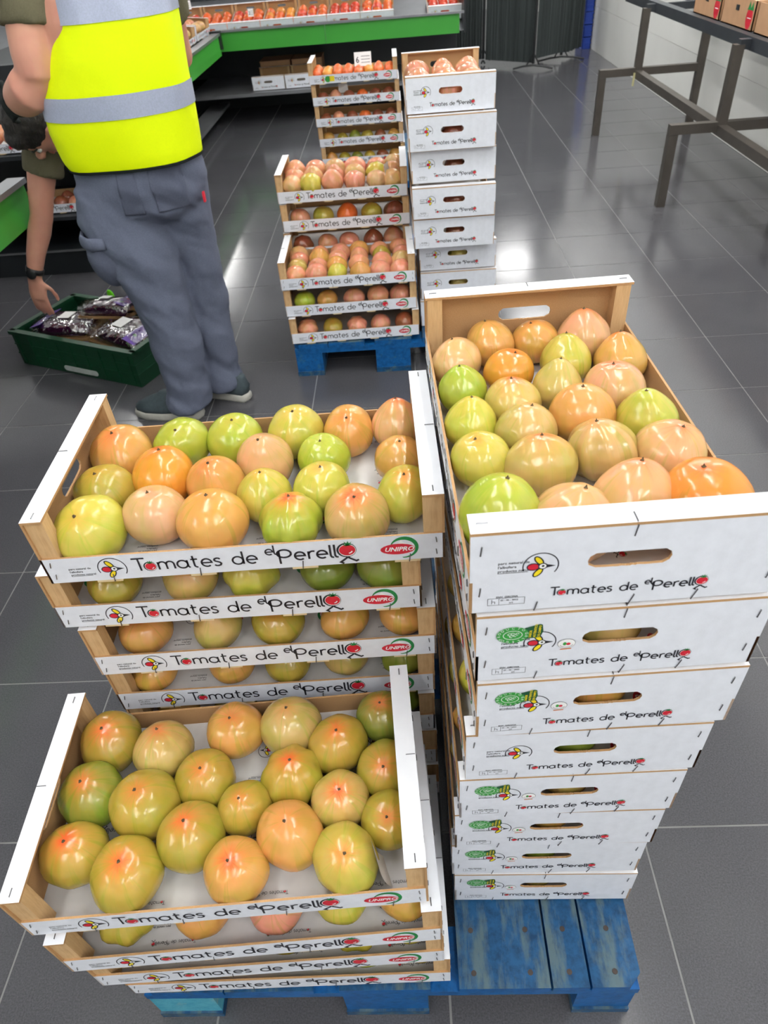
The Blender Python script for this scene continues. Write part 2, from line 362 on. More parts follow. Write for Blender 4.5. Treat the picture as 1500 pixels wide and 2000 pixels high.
    def sticker(s, x, y, k):
        s.poly([(x + .9 * k, y + .75 * k), (x + .9 * k, y - .55 * k), (x + 2.1 * k, y - .45 * k), (x + 2.3 * k, y + .2 * k), (x + 2.2 * k, y + 1.0 * k), (x + 2.0 * k, y + 1.1 * k)], 6, 7)
        s.ell(x, y, 1.25 * k, 0.95 * k, 5, 8); s.ribbon(arc(x, y, 0.72 * k, .5 * k, 0, 360, 24), .05 * k, 4, 9)
        for i, ch in enumerate('PRODUCTO'): a = math.radians(210 - i * 24); s.text(ch, x + .95 * k * math.cos(a), y + .7 * k * math.sin(a), .34 * k, 4, 9, rot=a - PI / 2, align='CENTER')
        for i, ch in enumerate('GALLEGO'): a = math.radians(10 - i * 24); s.text(ch, x + .95 * k * math.cos(a), y + .7 * k * math.sin(a), .34 * k, 4, 9, rot=a - PI / 2, align='CENTER')
        for dx, dy in ((-.25, .1), (0, .15), (-.1, -.15), (.2, -.05), (.35, .12)): s.ribbon(arc(x + dx * k, y + dy * k, .13 * k, .12 * k, 0, 300, 8), .05 * k, 4, 9)
        for i, tx in enumerate(('SABOR', 'AUTENTICO', 'DE CAMPO')): s.text(tx, x + (1.4 + i * .33) * k, y - .4 * k, .27 * k, 3, 9, rot=PI / 2 - .06, bold=.0001)
    def oval(s, x, y, k):
        s.ell(x, y, 1.0 * k, .8 * k, 7, 7); s.ell(x, y, .95 * k, .75 * k, 4, 8)
        s.ell(x - .2 * k, y + .0 * k, .2 * k, .28 * k, 5, 9); s.ell(x + .2 * k, y - .05 * k, .24 * k, .22 * k, 1, 9)
        s.ribbon(arc(x, y, .75 * k, .58 * k, 200, 340, 8), .06 * k, 7, 9); s.ribbon([(x - .6 * k, y - .95 * k), (x + .6 * k, y - .88 * k)], .16 * k, 8, 9)
    def stamp(s, x, y):
        W_, H_ = .036, .0095
        s.ribbon([(x, y), (x + W_, y), (x + W_, y + H_), (x, y + H_), (x, y)], .0004, 0, 1); s.ribbon([(x + .011, y), (x + .011, y + H_)], .0004, 0, 1)
        s.text('ENV. GIRONA', x + .008, y + H_ + .0006, .0034, 0, 2, bold=.00005); s.text('ES - 46 - 0022', x + .0125, y + .0055, .003, 0, 2, bold=.00004); s.text('HT', x + .021, y + .0012, .003, 0, 2, bold=.00004)
        s.ribbon([(x + .004, y + .002), (x + .004, y + .008)], .0005, 0, 2); s.ribbon([(x + .004, y + .005), (x + .007, y + .005), (x + .007, y + .002)], .0005, 0, 2)
    def mesh(s, name, fn):
        me = bpy.data.meshes.new(name); me.from_pydata([fn(x, y, 0.00025 + 0.00009 * z) for x, y, z in s.v], [], s.f)
        for m in s.MATS: me.materials.append(M[m])
        me.polygons.foreach_set('material_index', s.m); me.update(); return me

# ------------------------------------------------------------------ the tomato crate (all crates share these meshes)
L, W, HF, HS, ST = 0.521, 0.2975, 0.1038, 0.0435, 0.1122
TB = 0.003
def holed_panel():
    mb = MB(); cx, cz, a, b = W / 2, 0.0625, 0.039, 0.0095
    rnd = random.Random(3)
    angs = sorted([2 * PI * i / 44 for i in range(44)] + [math.atan2(zc - cz, yc - cx) % (2 * PI) for yc in (0, W) for zc in (0, HF)])
    inn, out = [], []
    for g in angs:
        c, s_ = math.cos(g), math.sin(g)
        rr = min((W / 2) / abs(c) if abs(c) > 1e-6 else 9, ((HF - cz) if s_ > 0 else cz) / abs(s_) if abs(s_) > 1e-6 else 9)
        rs = b / abs(s_) if abs(s_) > 1e-6 else 9
        if abs(rs * c) > a - b:
            q = a - b; B_ = -q * abs(c); rs = -B_ + math.sqrt(max(0, B_ * B_ - (q * q - b * b)))
        rs += rnd.uniform(-.0004, .0009) if s_ < 0 else 0
        inn.append((cx + rs * c, cz + rs * s_)); out.append((cx + rr * c, cz + rr * s_))
    n = len(angs)
    vs = [(0, y, z) for y, z in inn] + [(0, y, z) for y, z in out] + [(TB, y, z) for y, z in inn] + [(TB, y, z) for y, z in out]
    for i in range(n):
        j = (i + 1) % n
        o = len(mb.v)
        if i == 0: mb.v += vs
        mb.f += [(i, n + i, n + j, j), (2 * n + i, 2 * n + j, 3 * n + j, 3 * n + i), (i, j, 2 * n + j, 2 * n + i), (n + i, 3 * n + i, 3 * n + j, n + j)]
        mb.m += [0, 1, 1, 1]
    return mb
def staple(mb, p, d, ln, out):   # a wire bridge standing 0.6 mm off the face
    p, d, out = Vector(p), Vector(d).normalized(), Vector(out)
    mb.tube([p - d * ln / 2 - out * .001, p - d * ln / 2 + out * .0009, p + d * ln / 2 + out * .0009, p + d * ln / 2 - out * .001], .0007, side=(d.cross(out)), n=4)
CR = {}
def build_crate_meshes():
    CR['end_panel'] = holed_panel().mesh('end_panel', ['white_board', 'kraft_board'])
    mb = MB(); mb.box(0, .027, 0, W, 0, .0036, 1, top=0); CR['end_cap'] = mb.mesh('end_cap', ['white_cap', 'kraft_board'])
    for i in range(4):
        mb = MB(); mb.box(0, .023, 0, .021, .003, HF); CR['corner_post%d' % i] = mb.mesh('corner_post', ['pine_post'])
    mb = MB(); mb.box(0, L, 0, TB, 0, HS, 1); mb.m[2] = 0; CR['side_slat'] = mb.mesh('side_slat', ['white_board', 'kraft_board'])
    mb = MB(); mb.box(TB, L - TB, TB, W - TB, .0002, .0032, 1, top=0); CR['base_board'] = mb.mesh('base_board', ['liner_paper', 'kraft_board'])
    mb = MB(); mb.box(0, .034, .001, W - .001, -.0047, 0); CR['runner'] = mb.mesh('runner', ['pine_runner'])
    mb = MB()
    for x in (.085, .2, .335, .475):
        for y, o in ((0, -1), (W, 1)): staple(mb, (x, y, .004), (.12, 0, 1), .013, (0, o, 0))
    for y, o in ((0, -1), (W, 1)):
        for x in (.011, L - .011):
            for z in (.012, .033): staple(mb, (x, y, z), (.25 if x < .1 else -.1, 0, 1), .008, (0, o, 0))
    for x, o in ((0, -1), (L, 1)):
        for y, z, ln, dx in ((.012, .028, .011, .1), (.012, .082, .011, .1), (W - .010, .03, .011, .1), (W - .010, .085, .011, .1), (W / 2, .098, .013, .1), (W / 2 - .01, .005, .014, .3), (W * .26, .006, .014, .3), (W * .78, .005, .012, .2)):
            staple(mb, (x, y, z), (0, -dx * o * -1, 1), ln, (o, 0, 0))
        xx = .013 if o < 0 else L - .013
        for y in (.012, W - .012): staple(mb, (xx, y, ST - .0048), (0, 1, 0), .0105 if 0 else .010, (0, 0, 1))
        staple(mb, (xx - o * -.006, W / 2, ST - .0048), (1, 0, 0), .012, (0, 0, 1))
    CR['staples'] = mb.mesh('staples', ['staple_wire'])
    fns = {'front': lambda u, v, e: (u, -e, v), 'back': lambda u, v, e: (L - u, W + e, v), 'end': lambda u, v, e: (-e, W - u, v), 'far': lambda u, v, e: (L + e, u, v)}
    def mk(where, name, draw):
        for wh in where:
            p = Print(); draw(p); CR.setdefault('print_' + wh, []).append((name, p.mesh(name, fns[wh])))
    mk(('front', 'back'), 'bird_logo', lambda p: (p.birdtext(.031, .0225, .0046), p.bird(.088, .0205, .0185)))
    mk(('front', 'back'), 'lettering', lambda p: p.wordmark(.116, .0130, .0136, w=.19))
    mk(('front', 'back'), 'oval_logo', lambda p: p.unipro(.460, .0205, .0225))
    mk(('end', 'far'), 'bird_logo', lambda p: (p.birdtext(.026, .066, .0046), p.bird(.066, .061, .0165)))
    mk(('end', 'far'), 'lettering', lambda p: p.wordmark(.078, .0185, .0071, w=.22))
    mk(('end', 'far'), 'stamp', lambda p: p.stamp(.018, .010))
    p = Print(); p.sticker(.037, .076, .0135); CR['sticker'] = p.mesh('green_sticker', fns['end'])
    p = Print(); p.oval(.094, .056, .0095); CR['oval'] = p.mesh('round_sticker', fns['end'])
    p = Print()
    for i in range(3):
        for j in range(2):
            u, v = .03 + i * .165, .03 + j * .135
            p.wordmark(u, v, .0048, w=.16); p.unipro(u + .135, v + .04, .019); p.bird(u + .035, v + .032, .012); p.birdtext(u + .03, v + .085, .004); p.wordmark(u - .01, v + .105, .003)
    CR['pr_liner'] = p.mesh('liner_print', lambda u, v, e: (L - u, W - v, .0032 + e))
build_crate_meshes()
def prints(t, wh):
    for n_, me in CR['print_' + wh]: obj(n_, me, t)
def crate(label, loc, rz, group, sticker=False, detail=2, name='tomato_crate', rx=0):
    t = thing(name, label, 'crate', loc, rz, group)
    if rx: t.rotation_euler = (rx[0], rx[1], rz)
    pe = obj('end_panel', CR['end_panel'], t, (0, 0, 0)); pf = obj('end_panel', CR['end_panel'], t, (L, W, 0), (0, 0, PI))
    obj('end_cap', CR['end_cap'], t, (0, 0, HF)); obj('end_cap', CR['end_cap'], t, (L, W, HF), (0, 0, PI))
    for i, (x, y) in enumerate(((TB, TB), (L - TB - .023, TB), (TB, W - TB - .021), (L - TB - .023, W - TB - .021))): obj('corner_post', CR['corner_post%d' % i], t, (x, y, 0))
    s1 = obj('side_slat', CR['side_slat'], t); s2 = obj('side_slat', CR['side_slat'], t, (L, W, 0), (0, 0, PI))
    b = obj('base_board', CR['base_board'], t)
    if detail > 0:
        for x in (.06, .185, .32, .455): obj('runner', CR['runner'], t, (x, 0, 0))
    prints(t, 'front'); prints(t, 'end')
    if sticker: obj('green_sticker', CR['sticker'], t); obj('round_sticker', CR['oval'], t)
    if detail > 1:
        obj('staples', CR['staples'], t, kind='stuff')
        prints(t, 'back'); prints(t, 'far'); obj('liner_print', CR['pr_liner'], t, kind='stuff')
    return t

# ------------------------------------------------------------------ the tomatoes
def tomato_mesh(i):
    r = random.Random(100 + i); n, m = 36, 22; mb = MB()
    ribs = r.choice((5, 6, 7, 8)); ra = r.uniform(.002, .018); point = {2: .2, 5: .17, 6: .26, 4: .08, 9: .05}.get(i, r.choice((0, 0, .04)))
    px, py = r.uniform(-.08, .08), r.uniform(-.08, .08); el = r.uniform(-.06, .06); lop = r.uniform(0, 2 * PI)
    ph = [r.uniform(0, 6.28) for _ in range(3)]
    if i in (9, 12): ra = .06
    rings = []
    for j in range(m + 1):
        tt = j / m; pol = PI * (1 - tt)          # south (stem side) to north (blossom end)
        pol = min(max(pol, .03), PI - .03); ring = []
        for k in range(n):
            a = 2 * PI * k / n; sn, cs = math.sin(pol), math.cos(pol)
            rad = sn ** .92 * (1 + el * math.cos(2 * a + ph[0]) + ra * (abs(sn) ** .5) * math.cos(ribs * a + ph[1]) * (1 if cs > -.9 else .4) + .035 * math.cos(a - lop) * (1 - cs) + .012 * math.cos(3 * a + ph[2]))
            z = cs * (1 + (-.10 if cs < 0 else 0)) + point * max(0, cs) ** 6 * 1.2
            if cs > .9 and point == 0: z -= (cs - .9) * .55
            sh = max(0, cs) ** 2
            ring.append((rad + 0, a, z)); ring[-1] = (rad * math.cos(a) + px * sh, rad * math.sin(a) + py * sh, z * .9)
        rings.append(ring)
    mb.loft(rings); me = mb.mesh('tomato', ['tomato_skin'], True)
    top = sum((Vector(p) for p in rings[-1]), Vector()) / n
    return me, top
TM = [tomato_mesh(i) for i in range(14)]
mb = MB(); rr = random.Random(5)
mb.loft([[(q * math.cos(2 * PI * k / 7) * rr.uniform(.7, 1.3), q * math.sin(2 * PI * k / 7) * rr.uniform(.7, 1.3), z) for k in range(7)] for q, z in ((.055, -.03), (.05, .012), (.02, .03), (.012, .07))])
SCAR = mb.mesh('blossom_scar', ['blossom_scar'])
mb = MB()
for k in range(5):
    a = 2 * PI * k / 5; mb.tube([(0, 0, 0), (.12 * math.cos(a), .12 * math.sin(a), .035), (.3 * math.cos(a), .3 * math.sin(a), .0)], [(.05, .015), (.05, .012), (.006, .006)], side=(-math.sin(a), math.cos(a), 0), n=6)
STEM = mb.mesh('stem_leaves', ['scar_green'])
PAL = {'g': ((176, 184, 66), 'green'), 'y': ((200, 184, 82), 'yellow-green'), 't': ((204, 172, 104), 'tan'), 'o': ((216, 158, 88), 'orange'), 'O': ((226, 146, 60), 'bright orange'),
       'p': ((222, 168, 124), 'pale pinkish'), 'v': ((178, 154, 66), 'olive'), 'd': ((134, 142, 58), 'dark green'), 'r': ((206, 66, 44), 'ripe red'), 'k': ((226, 150, 124), 'pink'), 'm': ((150, 84, 66), 'brownish red'), 'c': ((226, 104, 52), 'orange-red')}
TN = [0]
def tomato(cr, x, y, r, code, label, group, blush=.8, scar=True, tilt=.22, z0=.0035, shape=None, sq=.97, name='tomato', cat='tomato', stem=False):
    TN[0] += 1; rd = random.Random(TN[0] * 13 + 5)
    i = rd.randrange(14) if shape is None else shape
    me, top = TM[i]; col = PAL[code][0]
    mw = cr['_m']; ty, tx = rd.uniform(-tilt, tilt), rd.uniform(-tilt * .3, tilt * 1.4)
    zz = z0 + r * sq * .825
    o = obj(name, me, None, None, None, label, cat, group)
    o.matrix_world = mw @ Matrix.Translation((x, y, zz)) @ Matrix.Rotation(tx, 4, cr['_ax']) @ Matrix.Rotation(ty, 4, 'X') @ Matrix.Rotation(rd.uniform(0, 6.28), 4, 'Z') @ Matrix.Diagonal((r, r, r * sq, 1))
    j = rd.uniform(.92, 1.06); c = lin(col); o.color = (min(1, c[0] * j), min(1, c[1] * (j + rd.uniform(-.06, .06))), c[2], blush * rd.uniform(.6, 1.1))
    if scar: obj('blossom_scar', SCAR, o, tuple(top))
    if stem: obj('stem_leaves', STEM, o, (0, 0, .9), None, 'green stem star')
    return o
def frame_of(t, ax='Y'):
    bpy.context.view_layer.update(); return {'_m': t.matrix_world.copy(), '_ax': ax}
ORD = ['first', 'second', 'third', 'fourth', 'fifth', 'sixth', 'seventh', 'eighth', 'ninth']
def rows_fill(t, ax, xs, ys, r, codes, where, seed, group, blush=.5, scar=False, jit=.004, along='x', z0=.0035, rowname=None, name='tomato', sq=.95):
    """xs run along the seen left-right axis of the crate, ys from the side nearest the viewer."""
    fr = frame_of(t, ax); rd = random.Random(seed); k = 0
    for j, yv in enumerate(ys):
        n = len(xs)
        for i, xv in enumerate(xs):
            cc = codes[k % len(codes)]; k += 1
            rj = r * rd.uniform(.93, 1.03)
            X, Y = xv + rd.uniform(-jit, jit), yv + rd.uniform(-jit, jit)
            if along == 'y': X, Y = Y, W - X
            pos = ('at the left' if n == 1 else 'leftmost' if i == 0 else 'rightmost' if i == n - 1 else ORD[i] + ' from left')
            rn = (rowname or ('front row', 'second row', 'third row', 'fourth row', 'fifth row', 'back row'))[j]
            tomato(fr, X, Y, rj, cc, '%s tomato, %s, %s, %s' % (PAL[cc][1], pos, rn, where), group, blush, scar, z0=z0, sq=sq, name=name)

# near pallet stacks -------------------------------------------------
Z0 = .15
def Rz(v, a): return (v[0] * math.cos(a) - v[1] * math.sin(a), v[0] * math.sin(a) + v[1] * math.cos(a))
def place_end_on(x, y, th):      # crate whose short end faces the camera: (x, y) is the seen front left corner
    c, s_ = math.cos(th), math.sin(th); return (x + W * c, y + W * s_), th + PI / 2
Roff = [(.004, -.006, .02), (.012, -.007, .021), (.015, -.008, .02), (.004, -.003, .005), (-.003, -.001, -.001), (-.009, .005, -.017), (-.013, .01, -.023), (-.009, .01, -.033)]
pos_word = ['topmost', 'second from top', 'third from top', 'fourth from top', 'fifth from top', 'sixth from top', 'seventh from top', 'bottom']
R = []
for i, (dx, dy, dt) in enumerate(Roff):
    th = .0226 + dt; (x, y), rz = place_end_on(.0415 + dx, .4547 + dy, th)
    st = i in (1, 2, 4, 5, 6, 7)
    lab = 'white crate seen end-on%s, %s of near right stack' % (' with green sticker' if st else '', pos_word[i])
    if i == 0: lab = 'open white wooden crate of pale tomatoes on top of the near right stack'
    R.append(crate(lab, (x, y, Z0 + (7 - i) * ST), rz, 'crates of the near right stack', st))
Lp = [(-.488, .623, .0349), (-.521, .642, .0258), (-.502, .639, .0358), (-.506, .650, .0370), (-.508, .655, .02), (-.506, .654, .02), (-.505, .653, .015)]
LS = []
for i, (x, y, th) in enumerate(Lp):
    lab = 'white crate seen side-on, %s of back left stack' % (pos_word[i] if i < 6 else 'bottom')
    if i == 0: lab = 'open crate of green and orange tomatoes on top of back left stack'
    LS.append(crate(lab, (x, y, Z0 + (6 - i) * ST), th, 'crates of the back left stack'))
Fp = [(-.5296, .3125, .062), (-.5133, .3016, .0635), (-.5122, .3138, .0516), (-.5037, .3316, .0228)]
FS = []
for i, (x, y, th) in enumerate(Fp):
    lab = 'white crate seen side-on, %s of the low front left stack' % (['topmost', 'second from the top', 'third from the top', 'bottom'][i])
    if i == 0: lab = 'open wooden crate of olive tomatoes on the low front left stack, nearest the camera'
    FS.append(crate(lab, (x, y, Z0 + (3 - i) * ST), th, 'crates of the front left stack'))

for k in range(2):  # unseen crates added behind the near stacks to keep the gap dark
    crate('unseen white crate added low behind the back left stack, %s' % ('lower' if k == 0 else 'upper'), (-.50, .965, Z0 + k * ST), 0, 'added crates hidden behind the back left stack', detail=1)
    (x, y), rz = place_end_on(.04, .99, 0); crate('unseen white crate added low behind the near right stack, %s' % ('lower' if k == 0 else 'upper'), (x, y, Z0 + k * ST), rz, 'added crates hidden behind the near right stack', detail=1)
def listed(t, ax, data, rows, where, group, end_on=False, overrides={}):
    fr = frame_of(t, ax)
    lab = {}
    for rn, ids in rows:
        for k, i in enumerate(ids):
            n = len(ids); pos = 'leftmost' if k == 0 else 'rightmost' if k == n - 1 else ORD[k] + ' from left'
            lab[i] = (rn, pos)
    for i, (u, v, r, code, bl, sh) in enumerate(data):
        r *= 1.035
        X, Y = (v, W - u) if end_on else (u, v)
        rn, pos = lab[i]
        tomato(fr, X, Y, r, code, '%s tomato, %s, %s, %s' % (PAL[code][1], pos, rn, where), group, bl, True, shape=sh, sq=1.17 if end_on and i >= 19 else 1.03)
RT = [(.092,.478,.036,'o',.1,3),(.159,.481,.033,'o',.5,1),(.229,.470,.038,'p',1,2),(.039,.432,.035,'p',.2,4),(.107,.398,.034,'O',.9,0),(.189,.412,.035,'y',.1,5),(.260,.402,.035,'o',.6,2),(.037,.360,.033,'g',.0,5),(.097,.318,.035,'t',1,1),(.163,.350,.033,'t',.1,6),(.230,.326,.039,'p',.9,0),(.037,.278,.033,'y',.2,2),(.103,.250,.036,'t',.3,7),(.174,.273,.040,'o',.2,1),(.250,.256,.036,'y',.0,6),(.039,.201,.035,'y',.5,0),(.106,.177,.039,'t',1,3),(.179,.197,.039,'t',.5,12),(.253,.184,.039,'p',1,1),(.044,.088,.042,'g',.1,7),(.112,.066,.041,'p',.4,9),(.183,.092,.042,'p',.8,4),(.250,.080,.045,'O',.8,0)]
listed(R[0], 'Y', RT, [('front row', [19, 20, 21, 22]), ('second row', [15, 16, 17, 18]), ('third row', [11, 12, 13, 14]), ('fourth row', [7, 8, 9, 10]), ('fifth row', [3, 4, 5, 6]), ('back row', [0, 1, 2])],
       'top crate of near right stack', 'tomatoes in the top crate of the near right stack', True)
LT = [(.054,.219,.046,'o',.8,1),(.140,.242,.042,'g',.1,3),(.221,.244,.042,'g',.15,0),(.315,.252,.042,'y',.2,1),(.395,.250,.039,'o',.9,4),(.473,.253,.039,'p',1,2),(.129,.159,.045,'O',.6,3),(.209,.135,.042,'o',.8,6),(.274,.182,.042,'p',.3,6),(.360,.184,.038,'g',.0,0),(.471,.166,.037,'o',.2,10),(.049,.134,.042,'v',.4,1),(.135,.074,.043,'p',.4,0),(.218,.049,.046,'o',.5,7),(.279,.106,.038,'y',.4,2),(.361,.110,.040,'y',.4,11),(.053,.049,.046,'y',.3,3),(.322,.044,.040,'g',1,9),(.408,.046,.043,'t',1,1),(.475,.087,.039,'y',.8,4)]
listed(LS[0], 'X', LT, [('front row', [16, 13, 17, 18]), ('second row', [12, 14, 15, 19]), ('third row', [11, 6, 7, 8, 9, 10]), ('back row', [0, 1, 2, 3, 4, 5])],
       'top crate of back left stack', 'tomatoes in the top crate of the back left stack')
FT = [(.060,.249,.045,'v',.8,1),(.142,.226,.043,'t',.9,3),(.250,.250,.043,'o',.8,0),(.334,.249,.045,'t',.5,7),(.475,.255,.039,'d',.8,11),(.052,.165,.045,'d',.7,1),(.213,.176,.042,'v',.8,0),(.341,.167,.043,'v',1,9),(.409,.213,.043,'v',.9,3),(.474,.168,.040,'v',.9,1),(.133,.140,.048,'v',.9,0),(.274,.130,.037,'v',.8,4),(.411,.126,.040,'t',1,1),(.050,.081,.043,'v',1,3),(.205,.091,.045,'v',1,7),(.343,.084,.044,'o',.5,4),(.477,.093,.038,'v',1,0),(.129,.050,.046,'v',.9,11),(.272,.045,.041,'o',1,1),(.417,.047,.043,'y',.9,3)]
listed(FS[0], 'X', FT, [('front row', [17, 18, 19]), ('second row', [13, 14, 15, 16]), ('third row', [10, 11, 12]), ('fourth row', [5, 6, 7, 8, 9]), ('back row', [0, 1, 2, 3, 4])],
       'top crate of front left stack', 'tomatoes in the top crate of the front left stack')
for k, (codes, xs) in {1: ('vtydd', [.075, .185, .275, .385, .470]), 2: ('otvoo', [.07, .18, .28, .385, .475]), 3: ('oovtd', [.05, .18, .275, .375, .47]), 4: ('ovtgd', [.06, .17, .27, .37, .47])}.items():
    rows_fill(LS[k], 'X', xs, [.055, .15], .041, codes, 'crate %s of back left stack' % pos_word[k], 40 + k, 'tomatoes in the back left stack', .5, False)
for k, (codes, xs) in {1: ('vokyo', [.075, .185, .29, .385, .475]), 2: ('vovvy', [.06, .17, .28, .385, .475]), 3: ('voygv', [.06, .17, .28, .385, .475])}.items():
    rows_fill(FS[k], 'X', xs, [.055, .15], .041, codes, 'crate %s of front left stack' % ['', 'second from top', 'third from top', 'bottom'][k], 60 + k, 'tomatoes in the front left stack', .4, False)
for k in range(1, 8):
    rows_fill(R[k], 'Y', [.048, .148, .245], [.05], .040, 'vdtoyv'[k % 3:], 'crate %s of near right stack' % pos_word[k], 80 + k, 'tomatoes in the near right stack', .3, False, along='y')
    rows_fill(R[k], 'Y', [.045], [.14, .23, .32], .038, 'yotvy'[k % 3:], 'crate %s of near right stack' % pos_word[k], 90 + k, 'tomatoes in the near right stack', .5, False, along='y', rowname=['second row', 'third row', 'fourth row'])

# paper note standing between two tomatoes of the front crate
bpy.context.view_layer.update()
mwF = FS[0].matrix_world
p = Print()
for i, tx in enumerate(('CLASSE', 'productor', 'Tomate Valenciano', 'Espana  Cat. I', 'verificar', 'producto')): p.text(tx, .004, .062 - i * .0095, .0085 if i < 2 else .0062, 0, 2, bold=.0001)
nt = MB(); crv = lambda u: (.010 * math.sin(u * 40), )
def nfn(u, v, e=0):
    return (.002 - e + .012 * (v / .075) ** 2, -.02 + u * .9 + .2 * max(0, .03 - v), v)
g = [[nfn(.055 * i / 8, .075 * j / 8) for i in range(9)] for j in range(9)]
for sgn, mi in ((0, 0),):
    vs = [q for row in g for q in row] + [(q[0] + .0003, q[1], q[2]) for row in g for q in row]
    fs = []
    for j in range(8):
        for i in range(8): a = j * 9 + i; fs += [(a, a + 9, a + 10, a + 1), (81 + a, 82 + a, 91 + a, 90 + a)]
    nt.add(vs, fs)
note = obj('paper_note', nt.mesh('paper_note', ['ink_white'], True), None, None, None, 'curled white printed paper note stuck between tomatoes, front left top crate', 'note')
note.matrix_world = mwF @ Matrix.Translation((.470, .030, .0045)) @ Matrix.Rotation(math.radians(14), 4, 'Z') @ Matrix.Rotation(math.radians(-17), 4, 'Y') @ Matrix.Diagonal((1, .85, 1.15, 1))
obj('note_print', p.mesh('note_print', lambda u, v, e: nfn(u, v, e)), note)

# ------------------------------------------------------------------ pallets
def pallet(label, ox, oy, rz, near=True):
    t = thing('pallet', label, 'pallet', (ox, oy, 0), rz, None)
    Wd, D = .822, 1.24
    bds = [(0, .140), (.143, .29), (.333, .482), (.529, .676), (.680, .738), (.742, .822)]
    for i, (a, b) in enumerate(bds):
        mb = MB(); z0, z1 = .124, .144
        pr = [(a, 0), (b, 0), (b, D), (a, D)]
        if i == 5: pr = [(a, 0), (b - .02, 0), (b, .02), (b, D - .02), (b - .02, D), (a, D)]
        if i == 0: pr = [(a, .02), (a + .02, 0), (b, 0), (b, D), (a + .02, D), (a, D - .02)]
        n = len(pr); mb.add([(x, y, z) for z in (z0, z1) for x, y in pr], [tuple(reversed(range(n))), tuple(range(n, 2 * n))] + [(k, (k + 1) % n, n + (k + 1) % n, n + k) for k in range(n)])
        mb.m = [0 if k < 2 else 1 for k in range(len(mb.m))]
        bo = part('deck_board', mb, ['blue_paint_deck', 'blue_paint_edge'], t)
        for yy in ((.022, .085) if near else (.03,)) + (.6, 1.2):
            for xx in ((a + .025, b - .03) if b - a > .1 else ((a + b) / 2,)):
                m2 = MB(); m2.tube([(xx, yy, z1 - .001), (xx, yy, z1 + .0006)], .0045, n=8); part('nail', m2, 'nail_rust', bo)
    for y in (0, .57, 1.14):
        mb = MB(); mb.box(0.002, Wd - .002, y + .002, y + .098, .103, .124); part('stringer_board', mb, 'blue_paint_edge', t)
    for i, (a, b) in enumerate(((0.002, .112), (.334, .476), (.724, .818))):
        for y in (.004, .574, 1.144):
            mb = MB(); mb.box(a, b, y, y + .092, .02, .103)
            bl = part('block', mb, ['cyan_paint' if (i == 0 and near and y < .1) else 'blue_paint_edge'], t)
            if i == 0 and near and y < .1: bl['label'] = 'pale cyan block'
        mb = MB(); mb.box(a - .001, b + .001, 0, D, 0, .02); part('bottom_board', mb, 'blue_paint_deck', t)
    return t
pallet('worn blue wooden pallet in the foreground with bare deck showing at right', -.498, .333, 0)
pallet('blue wooden pallet under the middle crate stacks', -.477, 2.575, 0, False)
pallet('blue wooden pallet under the farthest crate stack', -.505, 4.715, 0, False)

# ------------------------------------------------------------------ middle and far stacks
MS = []
for i, (x, y) in enumerate(((-.488, 2.585), (-.486, 2.59), (-.480, 2.577))):
    MS.append(crate('white crate seen side-on, %s of the low middle stack' % ['topmost', 'second from the top', 'bottom'][i] if i else 'open crate of pink and orange tomatoes on the low middle stack', (x, y, Z0 + (2 - i) * ST), .02 + .01 * i, 'crates of the low middle stack', detail=2 if i == 0 else 1))
NS = []
for i in range(5):
    NS.append(crate('white crate seen side-on, %s of stack just behind low middle stack' % pos_word[i] if i else 'open crate of pale pink tomatoes on stack just behind low middle stack', (-.502 + .003 * (i % 2), 2.903, Z0 + (4 - i) * ST), .004 + .01 * (i % 3), 'crates behind the low middle stack', detail=1))
OS = []
for i in range(6):
    OS.append(crate('white crate seen side-on, %s of the farthest stack' % (pos_word[i] if i < 5 else 'bottom') if i else 'open crate of small orange tomatoes on top of the farthest stack', (-.520 + .006 * i, 4.715 + .003 * (i % 2), Z0 + (5 - i) * ST), .008, 'crates of the farthest stack', detail=1))
QS = []
Qp = [(.024, 2.639), (.028, 2.620), (.034, 2.650), (.033, 2.612), (.034, 2.625), (.052, 2.690), (.054, 2.68), (.05, 2.67)]
for i, (x, y) in enumerate(Qp):
    (px, py), rz = place_end_on(x, y, .012)
    QS.append(crate('white crate seen end-on, %s of tall middle stack' % pos_word[i] if i else 'open white crate of large pink tomatoes on top of the tall middle stack', (px, py, Z0 + (7 - i) * ST), rz, 'crates of the tall middle stack', detail=1))
rows_fill(MS[0], 'X', [.052, .135, .22, .305, .39, .472], [.048, .125, .2, .262], .041, 'kkyokktkokkpkokkvkpkko', 'open crate on low middle stack', 5, 'tomatoes in the low middle stack', .3, jit=.006)
rows_fill(MS[1], 'X', [.07, .17, .27, .37, .46], [.055], .043, 'gokkk', 'middle crate of low middle stack', 6, 'tomatoes in the low middle stack', .3)
rows_fill(MS[2], 'X', [.07, .17, .27, .37, .46], [.055], .043, 'kvkkm', 'bottom crate of low middle stack', 7, 'tomatoes in the low middle stack', .3)
rows_fill(NS[0], 'X', [.055, .14, .225, .31, .395, .468], [.048, .14, .235], .044, 'pykkppkpkpypkkpkkp', 'open crate just behind low middle stack', 8, 'tomatoes behind the low middle stack', .25, jit=.006, z0=.02)
rows_fill(NS[1], 'X', [.07, .17, .27, .37, .46], [.055], .043, 'kvcvm', 'second crate behind low middle stack', 9, 'tomatoes behind the low middle stack', .3)
rows_fill(NS[2], 'X', [.07, .17, .27, .37, .46], [.055], .043, 'mkkmk', 'third crate behind low middle stack', 10, 'tomatoes behind the low middle stack', .3)
rows_fill(OS[0], 'X', [.045 + .0615 * i for i in range(8)], [.035, .095, .155], .030, 'cOcccOcc', 'open crate of farthest stack', 11, 'small tomatoes of the farthest stack', .2, z0=.018)
